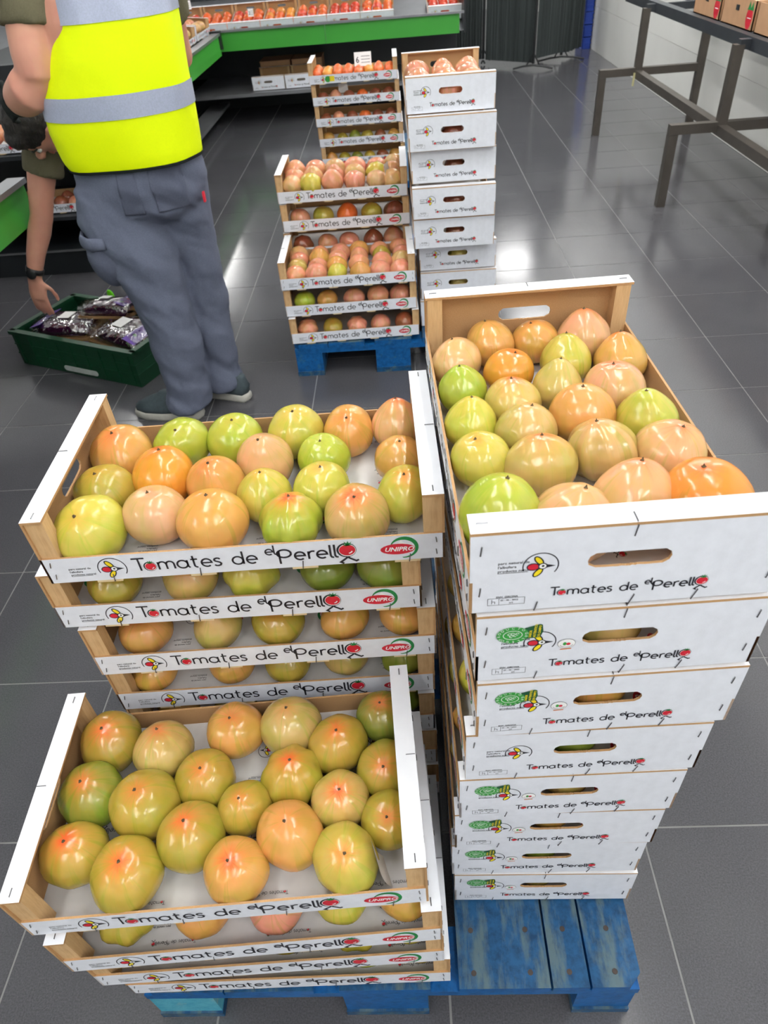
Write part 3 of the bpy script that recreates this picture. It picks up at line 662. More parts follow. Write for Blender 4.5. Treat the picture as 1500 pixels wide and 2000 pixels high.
for k in range(1, 5):
    rows_fill(OS[k], 'X', [.06, .14, .22, .3, .38, .46], [.05], .037, 'mkmcmm' if k < 3 else 'ovdvmo', 'crate %s of farthest stack' % pos_word[k], 12 + k, 'tomatoes of the farthest stack', .2)
rows_fill(QS[0], 'Y', [.055, .148, .24], [.055, .145, .235, .325, .415], .045, 'kkk', 'open crate on tall middle stack', 20, 'tomatoes on the tall middle stack', .3, along='y', z0=.018)
for k in range(1, 8):
    rows_fill(QS[k], 'Y', [.06, .16, .24], [.06], .042, 'kmo' if k < 5 else 'mtk', 'crate %s of tall middle stack' % pos_word[k], 21 + k, 'tomatoes on the tall middle stack', .3, along='y')
# price card on the far open crate
def card(label, loc, rz, w_, h_, txt, tilt=-.3):
    mb = MB(); mb.box(-w_ / 2, w_ / 2, -.0005, .0005, 0, h_)
    o = obj('price_card', mb.mesh('price_card', ['ink_white']), None, loc, (tilt, 0, rz), label, 'card')
    p = Print(); p.text(txt, -w_ * .42, h_ * .25, h_ * .6, 0, 2, bold=.0006)
    for i in range(3): p.ribbon([(-w_ * .1, h_ * (.25 + .22 * i)), (w_ * .42, h_ * (.25 + .22 * i))], .003, 7, 2)
    obj('card_print', p.mesh('card_print', lambda u, v, e: (u, -.0005 - e, v)), o)
card('white price card with a black 6 standing in the farthest open crate', (-.20, 4.80, Z0 + 5 * ST + .062), 0, .10, .07, '6')
def slip(x, y, z, rz, label):
    mb = MB(); mb.quad((-.03, 0, 0), (.03, .004, 0), (.026, .012, .05), (-.026, .006, .05)); mb.quad((-.03, .0006, 0), (-.026, .0066, .05), (.026, .0126, .05), (.03, .0046, 0))
    obj('paper_slip', mb.mesh('paper_slip', ['ink_white']), None, (x, y, z), (0, 0, rz), label, 'slip')
slip(-.055, 2.955, Z0 + 4 * ST + .06, 1.2, 'white paper slip among pale pink tomatoes behind low middle stack')
slip(-.33, 4.80, Z0 + 4 * ST + .045, .1, 'white paper slip in the second crate of the farthest stack')
# green round-and-square label on the far top slat
p = Print(); p.ell(.110, .022, .016, .016, 5, 7); p.poly([(.122, .010), (.150, .010), (.150, .036), (.122, .036)], 3, 7)
obj('green_label', p.mesh('green_label', lambda u, v, e: (u, -e, v)), OS[0])

# ------------------------------------------------------------------ setting: floor of tiles, walls, ceiling
TS, X0, Y0 = .4135, .0163, .6487
X0 = .0163; Y0 = .6487
def tile_mesh():
    mb = MB(); g = .0021; mb.box(g, TS - g, g, TS - g, -.012, 0); return mb.mesh('floor_tile', ['floor_tile'])
mb = MB(); mb.box(-5.2, 2.45, -2.6, 15, -.08, -.0011)
FLOOR = obj('floor', mb.mesh('floor', ['grout']), None, kind='structure')
tm = tile_mesh(); cells = []
for i in range(-13, 6):
    for j in range(-8, 35):
        x, y = X0 + i * TS, Y0 + j * TS
        if x > 2.40 or y > 14.9: continue
        cx, cy = x + TS / 2, y + TS / 2
        vis = cy > .1 and abs(cx + .07 * cy) < .85 + .42 * cy
        cells.append(((0 if vis else 100) + math.hypot(cx, cy), x, y))
cells.sort()
for d, x, y in cells[:300]: obj('floor_tile', tm, FLOOR, (x, y, 0))
mb = MB(); g = .0021
for d, x, y in cells[300:]: mb.box(x + g, x + TS - g, y + g, y + TS - g, -.012, 0)
obj('floor_tile', mb.mesh('floor_tiles_rest', ['floor_tile']), FLOOR, kind='stuff')
WX = 2.37
mb = MB(); mb.box(WX + .006, WX + .12, -2.6, 15, 0, 3.3)
WR = obj('wall_right', mb.mesh('wall_right', ['joint_grey']), None, kind='structure')
PH, PLN = .425, 1.30
pm = None
for r in range(8):
    y = -2.6 - (0.65 if r % 2 == 0 else 0) - .02
    while y < 15:
        a, b = max(y, -2.6), min(y + PLN, 15)
        if b - a > .1:
            z1 = min((r + 1) * PH, 3.3)
            mb = MB(); mb.box(WX, WX + .014, a + .0015, b - .0015, r * PH + .0015, z1 - .0015)
            part('wall_panel', mb, 'wall_white', WR)
        y += PLN
mb = MB(); mb.box(-5.3, -5.2, -2.6, 15, 0, 3.3); obj('wall_left', mb.mesh('wall_left', ['plaster']), None, kind='structure')
mb = MB(); mb.box(-5.3, 2.5, 15, 15.1, 0, 3.3); obj('wall_back', mb.mesh('wall_back', ['plaster']), None, kind='structure')
mb = MB(); mb.box(-5.3, 2.5, -2.7, -2.6, 0, 3.3); obj('wall_front', mb.mesh('wall_front', ['plaster']), None, kind='structure')
mb = MB(); mb.box(-5.3, 2.5, -2.7, 15.1, 3.3, 3.4); obj('ceiling', mb.mesh('ceiling', ['plaster']), None, kind='structure')
LN = [0, 0]
def panel_light(x, y, s=.55, z=3.16):
    LN[0] += 1; t = thing('ceiling_light', 'square louvred ceiling light over the right aisle, %s from the back wall' % ORD[LN[0] - 1], 'lamp', (x, y, z), 0, 'square ceiling lights')
    mb = MB(); mb.box(-s / 2 - .02, s / 2 + .02, -s / 2 - .02, s / 2 + .02, .03, .14); part('housing', mb, 'plaster', t)
    mb = MB(); mb.box(-s / 2, s / 2, -s / 2, s / 2, .01, .03); part('diffuser', mb, 'lamp_panel', t)
    for k in range(5):
        x_ = -s / 2 + s * k / 4; mb = MB(); mb.box(x_ - .012, x_ + .012, -s / 2, s / 2, -.03, .01); part('louvre', mb, 'shelf_metal', t)
def tube_light(x, y, ln=2.0, z=3.14):
    LN[1] += 1; t = thing('tube_light', 'long ceiling tube light, %s from the back in the %s row' % (ORD[[0, 0, 1, 2, 3, 0, 1, 2, 0, 1, 2, 3, 4][LN[1]]], 'left' if x < -2 else 'middle' if x < 0 else 'right'), 'lamp', (x, y, z), 0, 'ceiling tube lights')
    mb = MB(); mb.box(-.05, .05, -ln / 2, ln / 2, .03, .16); part('housing', mb, 'plaster', t)
    mb = MB(); mb.tube([(0, -ln / 2 + .02, 0), (0, ln / 2 - .02, 0)], .028, n=12); part('tube', mb, 'lamp_tube', t)
for y in (11.45, 9.0, 6.5, 4.0, -1.2): panel_light(1.75, y)
for y in (12.4, 9.2, 6.0, -1.2): tube_light(-3.24, y)
for y in (4.6, 1.4, -1.4): tube_light(-.75, y)
for y in (10.8, 7.8, 4.6, 1.4, -1.4): tube_light(.75, y)  # row added for tomato highlights and to brighten the far right wall

# ------------------------------------------------------------------ back display with green lip
def bx(name, mat, parent, *a, **k):
    mb = MB(); mb.box(*a); return part(name, mb, mat, parent, **k)
t = thing('produce_display', 'long black refrigerated produce display with a green front lip across the back', 'display', (0, 7.37, 0))
bx('plinth', 'black_panel', t, -5.1, .62, .80, 1.5, 0, .22)
bx('back_panel', 'black_panel', t, -5.1, .62, 1.36, 1.5, .22, 1.14)
bx('lower_shelf', 'shelf_metal', t, -1.95, .62, -.05, 1.36, .235, .262)
bx('inner_panel', 'black_panel', t, -5.1, .60, .9, .93, .262, .78)
for a, b in ((-1.60, -.62), (-.617, .56)): bx('lip_panel', 'green_lip', t, a, b, -.012, .012, .592, .735)
bx('front_rail', 'shelf_metal', t, -1.62, .60, -.03, .03, .735, .750)
bx('side_panel', 'black_panel', t, .60, .62, .02, 1.36, .59, .93)
mb = MB(); mb.add([(-5.1, .03, .612), (.60, .03, .612), (.60, 1.36, .872), (-5.1, 1.36, .872), (-5.1, .03, .604), (.60, .03, .604), (.60, 1.36, .862), (-5.1, 1.36, .862)], [(0, 1, 2, 3), (7, 6, 5, 4), (0, 4, 5, 1), (1, 5, 6, 2), (2, 6, 7, 3), (3, 7, 4, 0)]); part('deck', mb, 'shelf_metal', t)
dn = ['behind the standing person', 'leftmost fully seen', 'second', 'third', 'fourth', 'fifth', 'sixth']
tilt = .20
for k, q in enumerate((-2, -1, 0, 1, 2, 3, 4, 6)):
    x = -1.518 + .3026 * q
    w_ = 'rightmost' if q == 6 else ['first', 'second', 'third', 'fourth', 'fifth', 'sixth', 'seventh'][k]
    (px, py), rz = place_end_on(x + .002, 7.60, 0)
    cr = thing('tomato_crate', 'white crate of ripe tomatoes, %s from the left on the back display' % w_ if q != 6 else 'rightmost white crate on the back display, past the bare shelf gap', 'crate', (px, py, .672), PI / 2, 'crates on the back display')
    cr.rotation_euler = (0, -tilt, PI / 2)
    obj('end_panel', CR['end_panel'], cr); obj('end_panel', CR['end_panel'], cr, (L, W, 0), (0, 0, PI))
    obj('end_cap', CR['end_cap'], cr, (0, 0, HF)); obj('end_cap', CR['end_cap'], cr, (L, W, HF), (0, 0, PI))
    obj('side_slat', CR['side_slat'], cr); obj('side_slat', CR['side_slat'], cr, (L, W, 0), (0, 0, PI)); obj('base_board', CR['base_board'], cr); prints(cr, 'end')
    for i, (xx, yy) in enumerate(((TB, TB), (L - TB - .023, TB), (TB, W - TB - .021), (L - TB - .023, W - TB - .021))): obj('corner_post', CR['corner_post%d' % i], cr, (xx, yy, 0))
    code = ['r', 'c', 'rc', 'cO', 'rc', 'r', 'rc', 'c'][k] if k < 7 else 'r'
    fr = frame_of(cr, 'Y'); rd = random.Random(300 + k)
    for j, yv in enumerate((.07, .17, .27, .37)):
        for i, xv in enumerate((.055, .148, .243)):
            cc = code[rd.randrange(len(code))]
            tomato(fr, yv + .02 + rd.uniform(-.008, .008), W - xv, .045 * rd.uniform(.92, 1), cc, '%s tomato, %s column, %s row, %s crate on back display' % (PAL[cc][1], ('left', 'middle', 'right')[i], ('front', 'second', 'third', 'back')[j], w_), 'ripe tomatoes in the back display crate ' + w_, .2, False, z0=.006, name='ripe_tomato')
card('small white card stuck among tomatoes of the third display crate', (-1.31, 7.72, .80), 0, .05, .06, '2')
card('small white card behind tomatoes of the first display crate', (-1.93, 7.98, .87), .3, .06, .07, '1')
for i, (x, y) in enumerate(((-1.342, 7.40), (-1.035, 7.40))):
    (px, py), rz = place_end_on(x, y, 0); crate('empty white crate on the lower back shelf, front row, %s' % ('left' if i == 0 else 'right, beside the farthest stack'), (px, py, .268), rz, 'crates on the lower back shelf', detail=1)
for i, (x, y) in enumerate(((-1.36, 7.94), (-1.045, 7.94))):
    (px, py), rz = place_end_on(x + .03, y - .006, 0)
    if y + L < 8.27: pass
# brown box pair behind
for i, x in enumerate((-1.33, -1.02)):
    t2 = thing('cardboard_box', 'dim brown box behind white crates on lower back shelf, %s' % ('left' if i == 0 else 'right'), 'box', (x, 7.935, .262), 0, 'brown boxes on the lower back shelf')
    mb = MB(); mb.box(0, .29, 0, .30, 0, .15); part('box_body', mb, 'cardboard', t2)
    mb = MB(); mb.box(.105, .185, -.002, 0, .095, .115); part('hand_hole', mb, 'black_panel', t2)
    mb = MB(); mb.box(-.004, .294, -.004, .304, .15, .158); part('box_rim', mb, 'cardboard', t2)

# left displays: green lips running towards the camera
def lip_unit(label, ya, yb, yend_face=None):
    t = thing('produce_display', label, 'display', (-1.56, ya, 0)); n = yb - ya
    bx('lip_panel', 'green_lip', t, -.012, .012, 0, n, .575, .722)
    bx('front_rail', 'shelf_metal', t, -.045, .03, 0, n, .722, .742)
    mb = MB(); mb.add([(-1.5, 0, .84), (-.045, 0, .70), (-.045, n, .70), (-1.5, n, .84), (-1.5, 0, .62), (-.045, 0, .60), (-.045, n, .60), (-1.5, n, .62)], [(0, 1, 2, 3), (7, 6, 5, 4), (0, 4, 5, 1), (1, 5, 6, 2), (2, 6, 7, 3), (3, 7, 4, 0)]); part('deck', mb, 'black_panel', t)
    bx('plinth', 'black_panel', t, -1.5, -.75, 0, n, 0, .60)
    return t
    return t
lip_unit('near left produce display with a green lip, cut by the left frame edge', .2, 3.0)
W2 = lip_unit('left produce display with green lip reaching the back corner, behind standing person', 4.6, 7.28)
bx('end_bracket', 'black_metal', W2, -.06, .03, 2.66, 2.72, .62, .755)
E2 = thing('shelf_unit', 'black shelf unit with a low plinth facing the camera, left behind the green crate', 'shelf', (-1.62, 3.9, 0))
bx('plinth', 'black_panel', E2, -1.5, -.05, 0, .6, 0, .135); bx('plinth_trim', 'shelf_metal', E2, -1.5, -.05, -.012, 0, .128, .137)
bx('back_panel', 'black_panel', E2, -1.5, -.05, .6, .66, 0, .95); bx('lower_shelf', 'black_panel', E2, -1.5, -.05, -.02, .6, .30, .318)
bx('upper_shelf', 'black_panel', E2, -1.5, -.05, -.02, .6, .61, .630); bx('side_panel', 'black_panel', E2, -1.52, -1.5, -.02, .66, 0, .95)
bx('side_panel', 'black_panel', E2, -.07, -.05, .05, .66, .135, .61)
bx('low_ledge', 'shelf_metal', E2, -.22, -.05, .66, 3.9, .10, .125)
cA = crate('crate of pink-red tomatoes on the upper shelf at the left frame edge', (-2.41, 3.93, .637), -.02, 'crates on the left shelf unit', detail=1)
rows_fill(cA, 'X', [.30, .39, .47], [.05, .14], .042, 'kk', 'crate on upper left shelf', 401, 'tomatoes on the upper left shelf', .2, z0=.03)
cB = crate('crate of dim red tomatoes on the lower left shelf beside the forearm', (-2.21, 3.93, .325), .02, 'crates on the left shelf unit', detail=1)
rows_fill(cB, 'X', [.33, .41, .48], [.05, .14], .04, 'mkm', 'crate on lower left shelf', 402, 'tomatoes on the lower left shelf', .2)
for i, y in enumerate((5.75, 6.25, 6.8)):
    if i == 0: continue
    c_ = crate('white crate of pink tomatoes on the left display corner, %s' % ('nearer' if i == 1 else 'farther'), (-1.63, y - (.02 if i == 1 else 0) + .02, .742), PI / 2 , 'crates on the left display', detail=1)
    c_.rotation_euler = (math.radians(5.5), 0, PI / 2)
    rows_fill(c_, 'Y', [.055, .148, .24], [.06, .155, .25, .345, .44], .044, 'kkp', '%s crate of left display' % ('nearer' if i == 1 else 'farther'), 410 + i, 'pink tomatoes on the left display', .1, along='y', z0=.025)

# ------------------------------------------------------------------ steel table frame along the right wall
t = thing('steel_table', 'long dark steel table frame with low cross legs along the white right wall', 'table', (0, 0, 0))
def bar(name, p0, p1, w_=.05, mat='dark_steel', up=(0, 0, 1)):
    p0, p1 = Vector(p0), Vector(p1); d = (p1 - p0).normalized(); u = Vector(up) if abs(d.z) < .9 else Vector((1, 0, 0)); s_ = d.cross(u).normalized(); u = s_.cross(d); mb = MB(); h_ = w_ / 2
    vs = [p + s_ * a * h_ + u * b * h_ for p in (p0, p1) for a, b in ((-1, -1), (1, -1), (1, 1), (-1, 1))]
    mb.add(vs, [(3, 2, 1, 0), (4, 5, 6, 7), (0, 1, 5, 4), (1, 2, 6, 5), (2, 3, 7, 6), (3, 0, 4, 7)]); return part(name, mb, mat, t)
ys = (2.5, 4.37, 6.10)
for y in ys:
    bar('short_leg', (1.54, y, 0), (1.54, y, .389)); bar('cross_bar', (1.515, y, .415), (2.234, y, .415)); bar('tall_post', (1.80, y, .44), (1.80, y, .80)); bar('rear_post', (2.26, y, 0), (2.26, y, .80))
bar('long_rail', (1.80, 2.3, .40), (1.80, 6.12, .40)); bar('front_beam', (1.885, 2.3, .80), (1.885, 6.9, .80), .06, 'dark_beam'); bar('rear_beam', (2.28, 2.3, .80), (2.28, 6.9, .80), .06, 'dark_beam')
for y in ys: bar('top_cross', (1.80, y, .80), (2.28, y, .80), .045, 'dark_beam')
mb = MB(); mb.box(1.765, 1.775, 6.06, 6.08, .325, .41); part('cable_tie', mb, 'tie_yellow', t, label='pale yellow plastic strip')
for i, (ya, yb) in enumerate(((4.99, 5.43), (4.50, 4.95), (4.0, 4.46), (3.5, 3.96))):
    b = thing('cardboard_box', 'brown cardboard fruit box with red print on steel table, %s from far end' % ORD[i], 'box', (1.90, ya, .831), 0, 'cardboard fruit boxes on the steel table')
    n = yb - ya; h_ = .135
    mb = MB(); mb.box(0, .40, 0, n, 0, .006); part('base', mb, 'cardboard', b)
    for a in ((0, .006, 0, n), (.394, .40, 0, n), (0, .40, 0, .006), (0, .40, n - .006, n)): mb = MB(); mb.box(*a, 0, h_); part('side_wall', mb, 'cardboard', b)
    mb = MB(); mb.box(-.002, 0, n * .47, n * .57, .075, .10); part('hand_hole', mb, 'black_panel', b)
    p = Print(); p.ell(.085, .055, .042, .05, 1, 1, n=24); p.poly([(.045, .09), (.065, .13), (.085, .10), (.105, .13), (.125, .09)], 2, 2); p.ribbon([(.06, .055), (.11, .055)], .004, 4, 3)
    obj('box_print', p.mesh('box_print', lambda u, v, e: (-e, n * .32 - u + .0, v)), b)
    for q in range(4):
        m = obj('pale_fruit', TM[q][0], None, (2.0 + .19 * (q % 2), ya + .12 + (n - .24) * (q // 2), .831 + .082), (.2 * q, .1, q), 'round pale fruit, %s, in the cardboard box %s from far end of steel table' % (('near left', 'near right', 'far left', 'far right')[q], ORD[i]), 'fruit', 'pale fruit in the cardboard boxes')
        m.scale = (.075, .075, .072); m.color = (*lin((230, 190, 165)), .1)

# ------------------------------------------------------------------ curtains on stands, blue crates
def fabric_screen(label, a, b, z0=.05, z1=2.0, pleat=.02, n=60, poles=True, group=None):
    a, b = Vector((*a, 0)), Vector((*b, 0)); d = b - a; ln = d.length; d.normalize(); nr = Vector((-d.y, d.x, 0))
    t = thing('fabric_screen', label, 'screen', tuple(a), 0, group)
    mb = MB(); vs = []; fs = []
    for i in range(n + 1):
        q = d * (ln * i / n) + nr * (pleat * math.sin(i * 1.7) + .4 * pleat * math.sin(i * .63 + 1))
        for zz in (z0, z1): vs.append((q.x, q.y, zz))
    m_ = len(vs); vs += [(x + nr.x * .003, y + nr.y * .003, z) for x, y, z in vs]
    for i in range(n): fs += [(2 * i, 2 * i + 2, 2 * i + 3, 2 * i + 1), (m_ + 2 * i, m_ + 2 * i + 1, m_ + 2 * i + 3, m_ + 2 * i + 2)]
    mb.add(vs, fs); part('curtain', mb, 'curtain_cloth', t, True)
    mb = MB(); mb.tube([(0, 0, z1), (d.x * ln, d.y * ln, z1)], .015, n=8); part('top_rail', mb, 'black_metal', t)
    return t
def stand(label, x, y, ang, foot=.22):
    t = thing('screen_stand', label, 'stand', (x, y, 0), ang, 'black stands of the fabric screens')
    mb = MB(); mb.tube([(0, 0, .06), (0, 0, 2.0)], .016, n=8); part('pole', mb, 'black_metal', t)
    for s_ in (-1, 1):
        mb = MB(); mb.tube([(0, 0, .045), (s_ * foot * .5, 0, .035), (s_ * foot, 0, .012)], [(.014, .010)] * 3, side=(0, 1, 0), n=6); part('foot', mb, 'black_metal', t)
        mb = MB(); mb.tube([(s_ * .075, 0, .04), (s_ * .03, 0, .11), (0, 0, .16)], .008, side=(0, 1, 0), n=6); part('brace', mb, 'black_metal', t)
fabric_screen('dark pleated fabric screen, left panel behind the tall middle stack', (.45, 9.9), (.98, 9.62))
fabric_screen('dark grey fabric screen, broad middle panel facing the camera', (1.03, 9.56), (1.52, 9.12), pleat=.006)
fabric_screen('dark grey fabric screen, angled panel right of the front stand', (1.545, 9.12), (1.93, 9.44), pleat=.006, z0=.09)
fabric_screen('dark pleated curtain hanging beside the blue crates', (1.96, 9.62), (2.22, 9.98), pleat=.03, n=20)
stand('black T-foot screen stand, nearest the camera', 1.50, 9.02, -.35)
stand('black T-foot screen stand, behind and right of the nearest one', 1.88, 9.42, -.1, .26)
stand('black T-foot screen stand at the left end of the screens', 1.005, 9.57, 0.0, .02)
for k in range(9):
    b = thing('blue_crate', 'blue plastic crate in the stack beside the right wall, %s' % (ORD[k] + ' from the floor'), 'crate', (2.26, 10.1, k * .125), 0, 'blue plastic crates by the right wall')
    mb = MB()
    for a in ((0, .1, 0, .008), (0, .1, .35, .36), (0, .008, 0, .36), (.092, .1, 0, .36)): mb.box(*a, 0, .118)
    part('crate_body', mb, 'blue_plastic', b)
    for z in (.01, .055, .105): mb = MB(); mb.box(-.004, .104, -.006, 0, z, z + .012); part('rib', mb, 'blue_plastic', b)

# ------------------------------------------------------------------ green crate with film-wrapped aubergines
GA = math.radians(-24); gL, gW, gH = .69, .40, .165
g = thing('green_crate', 'dark green plastic crate full of wrapped aubergine packs on the floor', 'crate', (-1.775, 2.835, 0), GA)
mb = MB(); mb.box(0, gL, 0, gW, .002, .012); part('base', mb, 'green_plastic', g)
for nm, a in (('front_wall', (0, gL, 0, .012)), ('back_wall', (0, gL, gW - .012, gW)), ('end_wall', (0, .012, .012, gW - .012)), ('end_wall', (gL - .012, gL, .012, gW - .012))):
    mb = MB(); mb.box(*a, .012, gH - .016); wl = part(nm, mb, 'green_plastic', g)
    x0, x1, y0, y1 = a; mb = MB(); mb.box(x0 - .008, x1 + .008, y0 - .008, y1 + .008, gH - .016, gH); part('rim', mb, 'green_plastic', wl)
    mb = MB(); mb.box(x0 - .003, x1 + .003, y0 - .003, y1 + .003, .055, .062); part('rib', mb, 'green_plastic', wl); mb = MB(); mb.box(x0 - .003, x1 + .003, y0 - .003, y1 + .003, .100, .106); part('rib', mb, 'green_plastic', wl)
    if nm == 'front_wall':
        for q in range(9): mb = MB(); mb.box(.02 + q * .08, .026 + q * .08, -.006, 0, .012, .148); part('rib', mb, 'green_plastic', wl)
mb = MB(); pts = [(.28 + .012 * math.cos(a), .030 + .012 * math.sin(a)) for a in [PI / 2 + PI * k / 6 for k in range(7)]] + [(.45 + .012 * math.cos(a), .030 + .012 * math.sin(a)) for a in [-PI / 2 + PI * k / 6 for k in range(7)]]
n = len(pts); mb.add([(x, y, z) for y in (-.009, -.006) for x, z in pts], [tuple(range(n)), tuple(reversed(range(n, 2 * n)))] + [(k, n + k, n + (k + 1) % n, (k + 1) % n) for k in range(n)]); part('label_strip', mb, 'label_strip', g, label='grey-white paper strip label')
def aub_pack(label, loc, rot, s=1.0):
    t = thing('aubergine_pack', label, 'pack', (0, 0, 0), 0, 'aubergine packs in the green crate')
    t.matrix_world = Matrix.Translation((-1.775, 2.835, 0)) @ Matrix.Rotation(GA, 4, 'Z') @ Matrix.Translation(loc) @ Matrix.Rotation(rot[2], 4, 'Z') @ Matrix.Rotation(rot[0], 4, 'X') @ Matrix.Rotation(rot[1], 4, 'Y')
    lx, ly = .125 * s, .085 * s
    mb = MB(); mb.box(-lx, lx, -ly, ly, 0, .004)
    for a in ((-lx, lx, -ly, -ly + .003), (-lx, lx, ly - .003, ly), (-lx, -lx + .003, -ly, ly), (lx - .003, lx, -ly, ly)): mb.box(*a, .004, .012)
    part('tray', mb, 'tray_kraft', t)
    for sg in (-1, 1):
        mb = MB(); mb.tube([(-lx * .88, sg * ly * .45, .03), (-lx * .7, sg * ly * .45, .03), (-lx * .1, sg * ly * .45, .033), (lx * .45, sg * ly * .45, .034), (lx * .78, sg * ly * .45, .032), (lx * .9, sg * ly * .45, .03)], [.010, .028, .038, .040, .030, .008], side=(0, 1, 0), n=14); part('aubergine', mb, 'aubergine', t, True)
    mb = MB(); mb.tube([(-lx * 1.04, 0, .02), (-lx * .95, 0, .034), (-lx * .2, 0, .036), (lx * .6, 0, .036), (lx * .95, 0, .034), (lx * 1.04, 0, .02)], [(ly * .9, .006), (ly * 1.02, .034), (ly * 1.06, .042), (ly * 1.06, .043), (ly * 1.02, .036), (ly * .9, .006)], side=(0, 1, 0), n=20); part('film', mb, 'clear_film', t, True)
    mb = MB(); mb.quad((lx * .55, -ly * .9, .0715), (lx * .98, -ly * .9, .055), (lx * .98, ly * .9, .055), (lx * .55, ly * .9, .0715)); lb = part('end_label', mb, 'purple_label', t)
    p = Print(); p.ell(lx * .72, -ly * .4, .010, .007, 5, 2); p.ell(lx * .74, ly * .35, .007, .007, 1, 2); obj('label_mark', p.mesh('label_mark', lambda u, v, e: (u, v, .0718 - (u - lx * .55) * .27 + e)), lb)
    mb = MB(); mb.box(-lx * .25, lx * .15, -ly * .35, ly * .35, .0795, .0800); part('paper_label', mb, 'ink_white', t)
aub_pack('film-wrapped aubergine pack with white label on top at right of green crate', (.500, .190, .108), (.08, .03, -.12), 1.2)
aub_pack('film-wrapped aubergine pack beside the hand in the green crate, purple end at left', (.185, .165, .108), (.03, .03, .22 + PI), 1.15)
aub_pack('film-wrapped aubergine pack heaped highest at the back of the green crate', (.34, .275, .158), (-.22, .02, .30), .92)
aub_pack('film-wrapped aubergine pack in bottom layer, front left of green crate', (.165, .105, .016), (0, 0, .02), 1.0)
aub_pack('film-wrapped aubergine pack in bottom layer, front right of green crate', (.505, .105, .016), (0, 0, -.02), 1.0)
aub_pack('film-wrapped aubergine pack in bottom layer, back left of green crate', (.165, .290, .016), (0, 0, 0), 1.0)
aub_pack('film-wrapped aubergine pack in bottom layer, back right of green crate', (.505, .290, .016), (0, 0, 0), 1.0)
mb = MB(); mb.box(.0, .26, 0, .06, 0, .004)
o = obj('cardboard_strip', mb.mesh('cardboard_strip', ['tray_kraft']), None, None, None, 'brown cardboard edge sticking out behind the right aubergine pack', 'cardboard')
o.matrix_world = Matrix.Translation((-1.775, 2.835, 0)) @ Matrix.Rotation(GA, 4, 'Z') @ Matrix.Translation((.39, .325, .170)) @ Matrix.Rotation(-.10, 4, 'Z') @ Matrix.Rotation(.25, 4, 'X')
mb = MB(); mb.ell((0, 0, .025), (.02, .008, .028), 14, 10)
o = obj('green_tag', mb.mesh('green_tag', ['lime_green'], True), None, None, None, 'bright lime green tag on the back rim of the green crate', 'tag')
o.matrix_world = Matrix.Translation((-1.775, 2.835, 0)) @ Matrix.Rotation(GA, 4, 'Z') @ Matrix.Translation((.25, gW - .004, gH)) @ Matrix.Rotation(.1, 4, 'X')

# ------------------------------------------------------------------ people
def finger(mb, base, dirs, lens, r):
    p = Vector(base); pts = [p.copy()]; rad = [r * 1.05]
    for d, l_ in zip(dirs, lens):
        p = p + Vector(d).normalized() * l_; pts.append(p.copy()); rad.append(r * (1 - .12 * len(pts) / 3))
    pts.append(pts[-1] + (pts[-1] - pts[-2]).normalized() * r * .6); rad.append(r * .45); mb.tube(pts, rad, n=8)
def hand(mb, wrist, d, across, back, curl=.5, thumb=1):
    """d: towards the fingers, across: towards the little finger, back: out of the back of the hand."""
    d, ac, bk = Vector(d).normalized(), Vector(across).normalized(), Vector(back).normalized(); w_ = Vector(wrist)
    mb.tube([w_ - d * .02, w_ + d * .02, w_ + d * .055, w_ + d * .09], [(.028, .02), (.034, .018), (.041, .016), (.039, .013)], side=ac, n=14)
    for k, (o, l_) in enumerate(((-.029, .9), (-.010, 1.0), (.010, .95), (.028, .76))):
        b0 = w_ + d * .078 + ac * o; c = curl * (1 + .1 * k)
        d1 = d * math.cos(c * .4) - bk * math.sin(c * .4); d2 = d * math.cos(c) - bk * math.sin(c); d3 = d * math.cos(c * 1.5) - bk * math.sin(c * 1.5)
        finger(mb, b0, (d1 + ac * o * 3, d2 + ac * o * 2, d3), (.048 * l_, .03 * l_, .022 * l_), .0092)
    b0 = w_ + d * .02 - ac * .026
    finger(mb, b0, (d * .7 - ac * .8 - bk * .2, d * .9 - ac * .35 - bk * .35, d - bk * .3), (.042, .032, .024), .0105)
